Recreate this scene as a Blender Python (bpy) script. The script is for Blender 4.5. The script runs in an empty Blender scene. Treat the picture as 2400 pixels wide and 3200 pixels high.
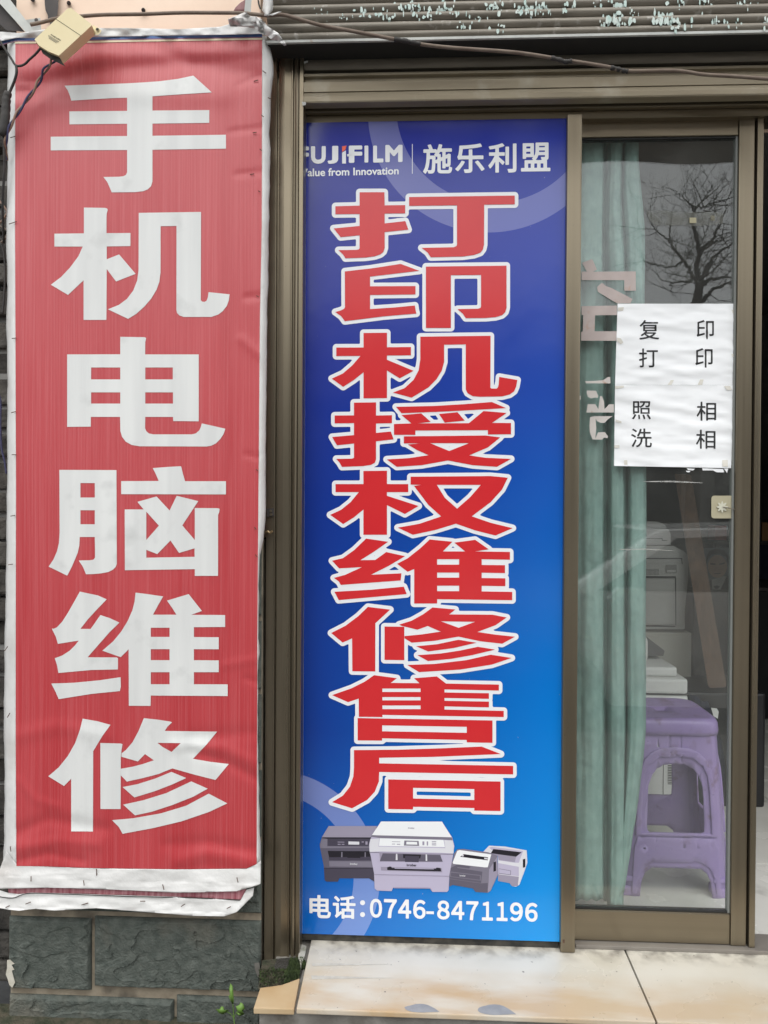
import bpy, bmesh, math, random
import numpy as np
from mathutils import Vector, noise
from mathutils.geometry import tessellate_polygon

# ------------------------------------------------------------------ camera, sky, sun, exposure
SC = bpy.context.scene
COL = SC.collection
random.seed(7)
CAM = Vector((0.0, -1.98, 1.14))
FPX = 2403.0
YAW, PITCH, ROLL = math.radians(2.61), math.radians(0.59), math.radians(0.35)
_F = Vector((-math.sin(YAW)*math.cos(PITCH), math.cos(YAW)*math.cos(PITCH), -math.sin(PITCH)))
_X0 = Vector((math.cos(YAW), math.sin(YAW), 0)); _U0 = _X0.cross(_F)
_X = _X0*math.cos(ROLL) + _U0*math.sin(ROLL)
_U = _U0*math.cos(ROLL) - _X0*math.sin(ROLL)
cd = bpy.data.cameras.new('camera'); cam = bpy.data.objects.new('camera', cd); COL.objects.link(cam)
cd.sensor_fit = 'VERTICAL'; cd.sensor_height = 36.0; cd.lens = 36.0*FPX/3200.0
cd.clip_start = 0.05; cd.clip_end = 600
from mathutils import Matrix
cam.matrix_world = Matrix(((_X.x, _U.x, -_F.x, CAM.x), (_X.y, _U.y, -_F.y, CAM.y), (_X.z, _U.z, -_F.z, CAM.z), (0, 0, 0, 1)))
SC.camera = cam

SUN_EL, SUN_AZ = 58.0, -10.0      # azimuth measured from straight behind the camera
w = bpy.data.worlds.new('World'); SC.world = w; w.use_nodes = True
nt = w.node_tree; nt.nodes.clear()
sky = nt.nodes.new('ShaderNodeTexSky'); sky.sky_type = 'NISHITA'; sky.sun_disc = False
sky.sun_elevation = math.radians(SUN_EL); sky.sun_rotation = math.radians(180+SUN_AZ)
sky.air_density = 1.0; sky.dust_density = 4.0; sky.ozone_density = 1.0
hs = nt.nodes.new('ShaderNodeHueSaturation'); hs.inputs['Saturation'].default_value = 0.18
mx = nt.nodes.new('ShaderNodeMix'); mx.data_type = 'RGBA'; mx.inputs[0].default_value = 0.72
mx.inputs[7].default_value = (9.6, 9.9, 10.1, 1)          # even cloud deck
bg = nt.nodes.new('ShaderNodeBackground'); bg.inputs['Strength'].default_value = 0.1
wo = nt.nodes.new('ShaderNodeOutputWorld')
nt.links.new(sky.outputs[0], hs.inputs['Color']); nt.links.new(hs.outputs[0], mx.inputs[6])
nt.links.new(mx.outputs[2], bg.inputs['Color']); nt.links.new(bg.outputs[0], wo.inputs[0])

sl = bpy.data.lights.new('sun', 'SUN'); sl.energy = 0.8; sl.angle = math.radians(70); sl.color = (1.0, 0.97, 0.93)
so = bpy.data.objects.new('sun', sl); COL.objects.link(so); so.location = (0, -6, 8)
_sd = Vector((math.sin(math.radians(SUN_AZ))*math.cos(math.radians(SUN_EL)), -math.cos(math.radians(SUN_AZ))*math.cos(math.radians(SUN_EL)), math.sin(math.radians(SUN_EL))))
so.rotation_euler = (-_sd).to_track_quat('-Z', 'Y').to_euler()
vs = SC.view_settings; vs.view_transform = 'Standard'; vs.look = 'None'; vs.gamma = 1.0; vs.exposure = 1.0
SC.cycles.max_bounces = 10; SC.cycles.transparent_max_bounces = 12; SC.cycles.diffuse_bounces = 5
SC.cycles.use_denoising = True

# ------------------------------------------------------------------ helpers
def ray(px, py):
    return _F + _X*((px-1200.0)/FPX) - _U*((py-1600.0)/FPX)
def at(px, py, Y):
    d = ray(px, py); t = (Y-CAM.y)/d.y
    return CAM + d*t
def atz(px, py, Z):
    d = ray(px, py); t = (Z-CAM.z)/d.z
    return CAM + d*t

def link(name, mesh, parent=None):
    o = bpy.data.objects.new(name, mesh); COL.objects.link(o)
    if parent is not None:
        o.parent = parent
        o.matrix_parent_inverse = parent.matrix_basis.inverted()
    return o
def tag(o, label, cat, group=None, kind=None):
    if label: o['label'] = label
    if cat: o['category'] = cat
    if group: o['group'] = group
    if kind: o['kind'] = kind
    return o
def thing(name, label, cat, loc=(0, 0, 0), group=None):
    o = bpy.data.objects.new(name, None); COL.objects.link(o); o.location = loc; o.empty_display_size = 0.05
    return tag(o, label, cat, group)
def structure(o):
    o['kind'] = 'structure'; return o

class MB:
    """collects geometry for one mesh"""
    def __init__(self): self.v = []; self.f = []; self.m = []; self.mats = []; self.smooth = False
    def mi(self, mat):
        if mat not in self.mats: self.mats.append(mat)
        return self.mats.index(mat)
    def add(self, verts, faces, mat):
        b = len(self.v); self.v += [tuple(p) for p in verts]; k = self.mi(mat)
        for f in faces: self.f.append([b+i for i in f]); self.m.append(k)
        return self
    def box(self, x0, x1, y0, y1, z0, z1, mat, bevel=0.0):
        if bevel > 0:
            bm = bmesh.new(); bmesh.ops.create_cube(bm, size=1.0)
            for v in bm.verts:
                v.co = Vector(((x0+x1)/2+v.co.x*(x1-x0), (y0+y1)/2+v.co.y*(y1-y0), (z0+z1)/2+v.co.z*(z1-z0)))
            bmesh.ops.bevel(bm, geom=bm.edges[:], offset=bevel, segments=2, profile=0.6, affect='EDGES', clamp_overlap=True)
            bm.verts.index_update()
            vs_ = [tuple(v.co) for v in bm.verts]; fs = [[v.index for v in f.verts] for f in bm.faces]; bm.free()
            return self.add(vs_, fs, mat)
        V = [(x0, y0, z0), (x1, y0, z0), (x1, y1, z0), (x0, y1, z0), (x0, y0, z1), (x1, y0, z1), (x1, y1, z1), (x0, y1, z1)]
        return self.add(V, [(0, 3, 2, 1), (4, 5, 6, 7), (0, 1, 5, 4), (1, 2, 6, 5), (2, 3, 7, 6), (3, 0, 4, 7)], mat)
    def prism(self, pts, axis_fn, d0, d1, mat):
        """pts 2-D outline, axis_fn(u,v,d)->xyz, extruded d0..d1"""
        n = len(pts); V = [axis_fn(u, v, d0) for u, v in pts]+[axis_fn(u, v, d1) for u, v in pts]
        tri = tessellate_polygon([[Vector((u, v, 0)) for u, v in pts]])
        F = [tuple(t) for t in tri]+[tuple(n+i for i in reversed(t)) for t in tri]
        F += [(i, (i+1) % n, n+(i+1) % n, n+i) for i in range(n)]
        return self.add(V, F, mat)
    def tube(self, pts, r, mat, seg=8, rad=None, caps=True):
        pts = [Vector(p) for p in pts]; n = len(pts); V = []; F = []
        up = Vector((0.13, 0.31, 0.94))
        for i, p in enumerate(pts):
            t = (pts[min(i+1, n-1)]-pts[max(i-1, 0)])
            if t.length < 1e-9: t = Vector((0, 0, 1))
            t.normalize()
            a = t.cross(up)
            if a.length < 1e-4: a = t.cross(Vector((1, 0, 0)))
            a.normalize(); b = t.cross(a); up = a.cross(t) if False else up
            rr = rad[i] if rad else r
            for k in range(seg):
                an = 2*math.pi*k/seg; V.append(p+a*(math.cos(an)*rr)+b*(math.sin(an)*rr))
        for i in range(n-1):
            for k in range(seg):
                F.append((i*seg+k, i*seg+(k+1) % seg, (i+1)*seg+(k+1) % seg, (i+1)*seg+k))
        if caps:
            F.append(tuple(range(seg-1, -1, -1))); F.append(tuple((n-1)*seg+k for k in range(seg)))
        return self.add(V, F, mat)
    def poly(self, loops, fn, mat):
        """flat polygon with holes, mapped through fn(u,v)"""
        tri = tessellate_polygon([[Vector((u, v, 0)) for u, v in L] for L in loops])
        P = [p for L in loops for p in L]
        return self.add([fn(u, v) for u, v in P], [tuple(t) for t in tri], mat)
    def build(self, name, parent=None, smooth=False, merge=False):
        me = bpy.data.meshes.new(name); me.from_pydata(self.v, [], self.f)
        for m in self.mats: me.materials.append(m)
        me.polygons.foreach_set('material_index', self.m)
        bm = bmesh.new(); bm.from_mesh(me)
        if merge: bmesh.ops.remove_doubles(bm, verts=bm.verts, dist=1e-5)
        bmesh.ops.recalc_face_normals(bm, faces=bm.faces); bm.to_mesh(me); bm.free()
        if smooth: me.polygons.foreach_set('use_smooth', [True]*len(me.polygons))
        me.update()
        return link(name, me, parent)

def catmull(P, n=6):
    P = [Vector(p) for p in P]; out = []
    Q = [P[0]*2-P[1]]+P+[P[-1]*2-P[-2]]
    for i in range(1, len(Q)-2):
        for k in range(n):
            t = k/n; a, b, c, d = Q[i-1], Q[i], Q[i+1], Q[i+2]
            out.append(0.5*((2*b)+(c-a)*t+(2*a-5*b+4*c-d)*t*t+(3*b-a-3*c+d)*t**3))
    out.append(P[-1]); return out

def clip_half(P, ax, c, sgn):
    out = []; n = len(P)
    for i in range(n):
        a = P[i]; b = P[(i+1) % n]; da = (a[ax]-c)*sgn; db = (b[ax]-c)*sgn
        if da >= 0: out.append(a)
        if (da > 0 and db < 0) or (da < 0 and db > 0):
            t = da/(da-db); out.append((a[0]+(b[0]-a[0])*t, a[1]+(b[1]-a[1])*t))
    return out
def grid_clip(loops, gx, gy):
    """polygon with holes -> convex pieces on a gx,gy raster"""
    P = [p for L in loops for p in L]; pieces = []
    tris = tessellate_polygon([[Vector((u, v, 0)) for u, v in L] for L in loops])
    for t in tris:
        T = [P[i] for i in t]
        k0 = math.floor(min(p[0] for p in T)/gx); k1 = math.floor(max(p[0] for p in T)/gx)
        for k in range(k0, k1+1):
            S = clip_half(clip_half(T, 0, k*gx, 1), 0, (k+1)*gx, -1) if k1 > k0 else T
            if len(S) < 3: continue
            j0 = math.floor(min(p[1] for p in S)/gy); j1 = math.floor(max(p[1] for p in S)/gy)
            for j in range(j0, j1+1):
                R_ = clip_half(clip_half(S, 1, j*gy, 1), 1, (j+1)*gy, -1) if j1 > j0 else S
                if len(R_) >= 3: pieces.append(R_)
    return pieces
def pieces_mesh(mb, pieces, fn, mat):
    idx = {}; V = []; F = []
    for P in pieces:
        f = []
        for p in P:
            k = (round(p[0]*50), round(p[1]*50))
            if k not in idx: idx[k] = len(V); V.append(fn(p[0], p[1]))
            if not f or f[-1] != idx[k]: f.append(idx[k])
        if len(f) > 1 and f[0] == f[-1]: f.pop()
        if len(set(f)) >= 3 and len(set(f)) == len(f): F.append(tuple(f))
    mb.add(V, F, mat)

def srgb(r, g, b):
    f = lambda c: (c/12.92 if c <= 0.04045 else ((c+0.055)/1.055)**2.4)
    return (f(r/255.), f(g/255.), f(b/255.), 1.0)

def mat(name, c1, c2=None, rough=0.6, scale=8.0, stretch=(1, 1, 1), bump=0.0, bscale=40.0, metal=0.0, detail=6.0, lo=0.35, hi=0.65,
        spec=0.5, c3=None, c3scale=3.0, c3lo=0.55, c3hi=0.7, rough2=None, coat=0.0, bstretch=None, bdist=0.002):
    m = bpy.data.materials.new(name); m.use_nodes = True
    t = m.node_tree; N = t.nodes; L = t.links; p = N['Principled BSDF']
    c1 = tuple(c1[:3])+(1,); c2 = tuple((c2 or c1)[:3])+(1,)
    tc = N.new('ShaderNodeTexCoord')
    mp = N.new('ShaderNodeMapping'); mp.inputs['Scale'].default_value = stretch; L.new(tc.outputs['Object'], mp.inputs[0])
    nz = N.new('ShaderNodeTexNoise'); nz.inputs['Scale'].default_value = scale; nz.inputs['Detail'].default_value = detail
    L.new(mp.outputs[0], nz.inputs['Vector'])
    rp = N.new('ShaderNodeMapRange'); rp.inputs[1].default_value = lo; rp.inputs[2].default_value = hi; L.new(nz.outputs['Fac'], rp.inputs[0])
    mixn = N.new('ShaderNodeMix'); mixn.data_type = 'RGBA'; mixn.inputs[6].default_value = c1; mixn.inputs[7].default_value = c2
    L.new(rp.outputs[0], mixn.inputs[0]); col = mixn.outputs[2]
    if c3:
        n3 = N.new('ShaderNodeTexNoise'); n3.inputs['Scale'].default_value = c3scale; n3.inputs['Detail'].default_value = 8
        L.new(tc.outputs['Object'], n3.inputs['Vector'])
        r3 = N.new('ShaderNodeMapRange'); r3.inputs[1].default_value = c3lo; r3.inputs[2].default_value = c3hi; L.new(n3.outputs['Fac'], r3.inputs[0])
        m3 = N.new('ShaderNodeMix'); m3.data_type = 'RGBA'; m3.inputs[7].default_value = tuple(c3[:3])+(1,)
        L.new(col, m3.inputs[6]); L.new(r3.outputs[0], m3.inputs[0]); col = m3.outputs[2]
    L.new(col, p.inputs['Base Color'])
    p.inputs['Metallic'].default_value = metal; p.inputs['Specular IOR Level'].default_value = spec
    if rough2 is not None:
        rr = N.new('ShaderNodeMapRange'); rr.inputs[3].default_value = rough; rr.inputs[4].default_value = rough2
        L.new(rp.outputs[0], rr.inputs[0]); L.new(rr.outputs[0], p.inputs['Roughness'])
    else: p.inputs['Roughness'].default_value = rough
    p.inputs['Coat Weight'].default_value = coat; p.inputs['Coat Roughness'].default_value = 0.1
    if bump > 0:
        mp2 = N.new('ShaderNodeMapping'); mp2.inputs['Scale'].default_value = bstretch or (1, 1, 1); L.new(tc.outputs['Object'], mp2.inputs[0])
        n2 = N.new('ShaderNodeTexNoise'); n2.inputs['Scale'].default_value = bscale; n2.inputs['Detail'].default_value = 8
        L.new(mp2.outputs[0], n2.inputs['Vector'])
        b = N.new('ShaderNodeBump'); b.inputs['Strength'].default_value = bump; b.inputs['Distance'].default_value = bdist
        L.new(n2.outputs['Fac'], b.inputs['Height']); L.new(b.outputs[0], p.inputs['Normal'])
    return m

# text: outline of the built-in typeface as flat geometry, fitted into a quad of four corners
def text_geo(s, bold=0.0):
    cu = bpy.data.curves.new('t', 'FONT'); cu.body = s; cu.offset = bold; cu.resolution_u = 4
    o = bpy.data.objects.new('t', cu); COL.objects.link(o)
    dg = bpy.context.evaluated_depsgraph_get(); dg.update()
    me = bpy.data.meshes.new_from_object(o.evaluated_get(dg))
    V = [(v.co.x, v.co.y) for v in me.vertices]; F = [tuple(p.vertices) for p in me.polygons]
    bpy.data.objects.remove(o); bpy.data.curves.remove(cu); bpy.data.meshes.remove(me)
    return V, F
def bold_geo(V, F, grow, cell):
    """grow a glyph evenly: distance field of its outline, marching squares"""
    cnt = {}
    for f in F:
        for a, b in zip(f, f[1:]+f[:1]):
            k = (min(a, b), max(a, b)); cnt[k] = cnt.get(k, 0)+1
    E = [(V[a], V[b]) for (a, b), c in cnt.items() if c == 1]
    out = MB(); field_mesh(out, [E], grow, cell, lambda x, y: (x, y, 0), None)
    return [(p[0], p[1]) for p in out.v], [tuple(f) for f in out.f]
def text_into(mb, s, TL, TR, BR, BL, fn, m, bold=0.0, cell=0.02):
    V, F = text_geo(s)
    if not V: return
    if bold > 0:
        V2 = {}; idx = []
        U = []
        for p in V:
            k = (round(p[0], 4), round(p[1], 4))
            if k not in V2: V2[k] = len(U); U.append(p)
            idx.append(V2[k])
        V, F = bold_geo(U, [tuple(idx[i] for i in f) for f in F], bold, cell)
    x0 = min(p[0] for p in V); x1 = max(p[0] for p in V); y0 = min(p[1] for p in V); y1 = max(p[1] for p in V)
    out = []
    for x, y in V:
        u = (x-x0)/(x1-x0+1e-9); v = (y1-y)/(y1-y0+1e-9)
        px = (TL[0]*(1-u)+TR[0]*u)*(1-v)+(BL[0]*(1-u)+BR[0]*u)*v
        py = (TL[1]*(1-u)+TR[1]*u)*(1-v)+(BL[1]*(1-u)+BR[1]*u)*v
        out.append(fn(px, py))
    mb.add(out, F, m)
def field_mesh(mb, groups, grow, cell, fn, m):
    """area within `grow` of the closed outlines (lists of segments), by marching squares on a distance field"""
    allp = [p for E in groups for e in E for p in e]
    x0 = min(p[0] for p in allp)-grow-2*cell; x1 = max(p[0] for p in allp)+grow+2*cell; y0 = min(p[1] for p in allp)-grow-2*cell; y1 = max(p[1] for p in allp)+grow+2*cell
    nx = int((x1-x0)/cell)+1; ny = int((y1-y0)/cell)+1
    X, Yg = np.meshgrid(x0+np.arange(nx)*cell, y0+np.arange(ny)*cell)
    D = np.full(X.shape, 1e9); inside = np.zeros(X.shape, bool)
    for E in groups:
        ins = np.zeros(X.shape, bool)
        for (ax, ay), (bx, by) in E:
            dx, dy = bx-ax, by-ay
            t = np.clip(((X-ax)*dx+(Yg-ay)*dy)/(dx*dx+dy*dy+1e-12), 0, 1)
            D = np.minimum(D, np.hypot(X-ax-dx*t, Yg-ay-dy*t))
            if ay != by: ins ^= ((ay > Yg) != (by > Yg)) & (X < (bx-ax)*(Yg-ay)/(by-ay)+ax)
        inside |= ins
    S = np.where(inside, -D, D)-grow
    V = []; F = []; idx = {}
    def vid(key, x, y):
        if key not in idx: idx[key] = len(V); V.append(fn(x, y))
        return idx[key]
    def node(i, j): return vid((i, j), x0+i*cell, y0+j*cell)
    def edge(i, j, i2, j2):
        a = S[j, i]; b = S[j2, i2]; t = a/(a-b)
        return vid((i, j, i2, j2) if (i, j) < (i2, j2) else (i2, j2, i, j), x0+(i+(i2-i)*t)*cell, y0+(j+(j2-j)*t)*cell)
    In = S <= 0
    for j in range(ny-1):
        run = None
        for i in range(nx-1):
            c = (In[j, i], In[j, i+1], In[j+1, i+1], In[j+1, i]); s = int(c[0])+int(c[1])+int(c[2])+int(c[3])
            if s == 4:
                if run is None: run = i
                continue
            if run is not None: F.append((node(run, j), node(i, j), node(i, j+1), node(run, j+1))); run = None
            if s == 0: continue
            cs = [(i, j), (i+1, j), (i+1, j+1), (i, j+1)]; f = []
            for k in range(4):
                if c[k]: f.append(node(*cs[k]))
                if c[k] != c[(k+1) % 4]: f.append(edge(*cs[k], *cs[(k+1) % 4]))
            if len(f) >= 3: F.append(tuple(f))
    mb.add(V, F, m)
def rc(x0, y0, x1, y1): return [(x0, y0), (x1, y0), (x1, y1), (x0, y1)]

# ------------------------------------------------------------------ materials
M = {}
M['bronze'] = mat('bronze_aluminium', (0.205, 0.172, 0.122), (0.23, 0.195, 0.14), rough=0.27, rough2=0.33, metal=0.85, scale=2.0, stretch=(25, 25, 0.3), c3=(0.17, 0.145, 0.105), c3scale=150, c3lo=0.68, c3hi=0.75)
M['bronze_h'] = mat('bronze_aluminium_lengthwise', (0.21, 0.175, 0.124), (0.236, 0.20, 0.143), rough=0.28, rough2=0.34, metal=0.85, scale=2.0, stretch=(0.3, 25, 25), c3=(0.20, 0.17, 0.125), c3scale=110, c3lo=0.68, c3hi=0.75)
M['bar'] = mat('weathered_beige_bar', (0.30, 0.255, 0.18), (0.36, 0.31, 0.225), rough=0.42, rough2=0.55, metal=0.45, scale=3.0, stretch=(1.0, 25, 12), c3=(0.42, 0.38, 0.30), c3scale=11, c3lo=0.58, c3hi=0.74)
M['slat'] = mat('weathered_brown_slat', (0.165, 0.145, 0.115), (0.24, 0.215, 0.175), rough=0.55, scale=5, stretch=(2, 20, 20), bump=0.2, bscale=120, c3=(0.36, 0.34, 0.30), c3scale=40, c3lo=0.62, c3hi=0.72)
M['slat_dark'] = mat('brown_slat', (0.15, 0.13, 0.10), (0.20, 0.175, 0.135), rough=0.5, metal=0.3, scale=5, stretch=(1.5, 20, 20), bump=0.1, bscale=150)
M['rubber'] = mat('black_rubber', (0.018, 0.018, 0.017), rough=0.7)
M['dark_gap'] = mat('dirty_gap', (0.02, 0.02, 0.018), (0.06, 0.055, 0.045), rough=0.9, scale=40, bump=0.5, bscale=80)
M['white_trim'] = mat('pale_panel_edge', (0.62, 0.63, 0.63), rough=0.4)
M['pink_wall'] = mat('pink_painted_wall', (0.80, 0.60, 0.46), (0.86, 0.68, 0.54), rough=0.8, scale=5, bump=0.3, bscale=30, c3=(0.62, 0.42, 0.28), c3scale=5, c3lo=0.62, c3hi=0.8)
M['grey_steel'] = mat('galvanised_bar', (0.42, 0.43, 0.41), (0.52, 0.53, 0.50), rough=0.6, scale=20, c3=(0.30, 0.18, 0.09), c3scale=22, c3lo=0.66, c3hi=0.75)
M['dark_steel'] = mat('dark_painted_steel', (0.035, 0.03, 0.03), (0.06, 0.05, 0.045), rough=0.65, scale=20)
M['stone'] = mat('riven_green_slate', (0.056, 0.067, 0.058), (0.098, 0.110, 0.096), rough=0.85, scale=45, detail=12, bump=1.0, bscale=170, c3=(0.155, 0.14, 0.11), c3scale=4.5, c3lo=0.58, c3hi=0.75, bdist=0.004)
M['mortar'] = mat('tan_mortar', (0.20, 0.165, 0.12), (0.28, 0.24, 0.18), rough=0.9, scale=30, bump=0.6, bscale=90, c3=(0.10, 0.085, 0.065), c3scale=12)
M['brick'] = mat('sooty_brick', (0.022, 0.02, 0.018), (0.085, 0.078, 0.068), rough=0.95, scale=14, bump=1.0, bscale=50, bdist=0.01)
M['concrete'] = mat('cracked_cement', (0.13, 0.122, 0.108), (0.22, 0.21, 0.19), rough=0.9, scale=10, bump=0.8, bscale=60, c3=(0.10, 0.09, 0.075), c3scale=9, bdist=0.004)
M['asphalt'] = mat('street_asphalt', (0.045, 0.045, 0.046), (0.07, 0.07, 0.07), rough=0.9, scale=30, bump=0.4, bscale=120)
M['pave'] = mat('grey_pavement', (0.10, 0.096, 0.09), (0.14, 0.136, 0.128), rough=0.9, scale=6, bump=0.4, bscale=80)
M['soil'] = mat('mossy_soil', (0.03, 0.035, 0.018), (0.07, 0.06, 0.04), rough=0.95, scale=40, bump=1.0, bscale=70, bdist=0.01)
M['white_cloth'] = mat('off_white_vinyl', (0.57, 0.565, 0.55), (0.65, 0.645, 0.63), rough=0.5, scale=6, stretch=(1, 1, 1), bump=0.5, bscale=55, bdist=0.003, c3=(0.44, 0.40, 0.37), c3scale=7, c3lo=0.54, c3hi=0.85)
M['paper'] = mat('white_paper', (0.80, 0.81, 0.82), (0.84, 0.85, 0.86), rough=0.7, scale=4, bump=0.0)
M['ink'] = mat('black_ink', (0.012, 0.012, 0.013), rough=0.6)
M['tape'] = mat('yellowed_tape', (0.66, 0.63, 0.56), (0.72, 0.70, 0.65), rough=0.25, scale=30)
M['vinyl_pink'] = mat('faded_pink_vinyl', (0.40, 0.335, 0.315), (0.48, 0.41, 0.385), rough=0.6, scale=18, c3=(0.42, 0.25, 0.17), c3scale=16, c3lo=0.66, c3hi=0.74)
M['vinyl_pale'] = mat('pale_vinyl_remnant', (0.50, 0.46, 0.43), (0.58, 0.54, 0.505), rough=0.6, scale=18, c3=(0.46, 0.30, 0.22), c3scale=20, c3lo=0.68, c3hi=0.74)
M['curtain'] = mat('sea_green_curtain', (0.275, 0.405, 0.375), (0.335, 0.47, 0.435), rough=0.9, scale=26, stretch=(2, 2, 1), bump=0.45, bscale=38, bdist=0.006, c3=(0.245, 0.36, 0.335), c3scale=18, c3lo=0.5, c3hi=0.68)
M['stool'] = mat('purple_plastic', (0.35, 0.255, 0.51), (0.41, 0.305, 0.56), rough=0.30, rough2=0.45, scale=5, c3=(0.27, 0.18, 0.30), c3scale=22, c3lo=0.58, c3hi=0.72, bump=0.12, bscale=90)
M['floor_tile'] = mat('glazed_floor_tile', (0.64, 0.63, 0.58), (0.70, 0.69, 0.64), rough=0.18, scale=6, rough2=0.3, c3=(0.34, 0.33, 0.30), c3scale=7, c3lo=0.6, c3hi=0.8)
M['grout'] = mat('dark_grout', (0.10, 0.095, 0.085), rough=0.9)
M['step_tile'] = None
M['wall_in'] = mat('dim_plaster', (0.20, 0.195, 0.185), (0.26, 0.25, 0.235), rough=0.85, scale=4)
M['ceiling_in'] = mat('dim_ceiling', (0.22, 0.21, 0.20), rough=0.9)
M['copier'] = mat('grey_copier_plastic', (0.40, 0.40, 0.38), (0.44, 0.44, 0.42), rough=0.5, scale=5)
M['copier_dark'] = mat('dark_copier_plastic', (0.06, 0.06, 0.065), rough=0.5)
M['copier_white'] = mat('white_copier_plastic', (0.70, 0.70, 0.68), (0.74, 0.74, 0.72), rough=0.45, scale=4)
M['cabinet'] = mat('beige_cabinet', (0.42, 0.41, 0.36), rough=0.6)
M['wood'] = mat('brown_board', (0.085, 0.047, 0.026), (0.12, 0.066, 0.037), rough=0.7, scale=10, stretch=(6, 6, 1), c3=(0.15, 0.08, 0.045), c3scale=12)
M['navy'] = mat('navy_fabric', (0.010, 0.014, 0.032), (0.018, 0.022, 0.045), rough=0.8, scale=8)
M['black_plastic'] = mat('black_plastic', (0.014, 0.014, 0.016), rough=0.4)
M['box_cream'] = mat('cream_plastic', (0.66, 0.56, 0.33), (0.72, 0.62, 0.38), rough=0.45, scale=5, c3=(0.52, 0.42, 0.23), c3scale=8, c3lo=0.6, c3hi=0.85)
M['cable_brown'] = mat('dusty_brown_cable', (0.15, 0.11, 0.085), (0.21, 0.165, 0.13), rough=0.8, scale=25)
M['cable_black'] = mat('black_cable', (0.02, 0.019, 0.018), (0.045, 0.04, 0.036), rough=0.7, scale=30)
M['cable_blue'] = mat('blue_wire', (0.035, 0.035, 0.09), (0.05, 0.05, 0.12), rough=0.6, scale=30)
M['cable_tan'] = mat('tan_wire', (0.20, 0.125, 0.09), (0.28, 0.18, 0.13), rough=0.6, scale=30)
M['rust'] = mat('rusty_staple', (0.05, 0.03, 0.022), (0.12, 0.06, 0.035), rough=0.8, scale=200)
M['moss'] = mat('dark_moss', (0.025, 0.040, 0.012), (0.05, 0.075, 0.02), rough=0.9, scale=60)
M['leaf'] = mat('fresh_green_leaf', (0.11, 0.21, 0.035), (0.16, 0.29, 0.06), rough=0.5, scale=40)
M['bark'] = mat('dark_bark', (0.035, 0.03, 0.026), (0.06, 0.05, 0.045), rough=0.9, scale=14, bump=0.5, bscale=30)
M['car_white'] = mat('white_car_paint', (0.72, 0.73, 0.73), rough=0.25, coat=0.6)
M['car_glass'] = mat('dark_car_glass', (0.015, 0.018, 0.02), rough=0.06)
M['tyre'] = mat('tyre_rubber', (0.02, 0.02, 0.02), rough=0.85)
M['alloy'] = mat('alloy_wheel', (0.5, 0.5, 0.5), rough=0.35, metal=0.8)
M['far_wall'] = mat('far_building_render', (0.14, 0.135, 0.13), (0.19, 0.185, 0.175), rough=0.9, scale=2)
M['far_dark'] = mat('far_window', (0.02, 0.022, 0.025), rough=0.15)
M['awning'] = mat('brown_awning_sheet', (0.115, 0.095, 0.075), (0.15, 0.125, 0.10), rough=0.8, scale=4)
M['flake'] = mat('green_paint_flake', (0.42, 0.56, 0.52), (0.62, 0.68, 0.64), rough=0.8, scale=60)
M['red_trim'] = mat('red_print', (0.62, 0.07, 0.045), rough=0.35)
M['hook_pad'] = mat('clear_yellowed_pad', (0.38, 0.345, 0.235), (0.43, 0.395, 0.28), rough=0.25, scale=12)
M['hook_flower'] = mat('pale_flower_plastic', (0.56, 0.55, 0.45), rough=0.2)
M['steel_wire'] = mat('steel_wire', (0.35, 0.32, 0.27), rough=0.35, metal=0.9)
# ------------------------------------------------------------------ ground, step, shop shell
def xw(px, Y, py=1600): return at(px, py, Y).x
def zw(py, Y, px=1200): return at(px, py, Y).z
structure(MB().add([(-60, -80, -0.42), (60, -80, -0.42), (60, 60, -0.42), (-60, 60, -0.42)], [(0, 1, 2, 3)], M['asphalt']).build('ground'))
_o = structure(MB().box(-12, 12, -2.6, -0.02, -0.40, -0.215, M['pave'], 0.02).build('pavement'))

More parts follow.
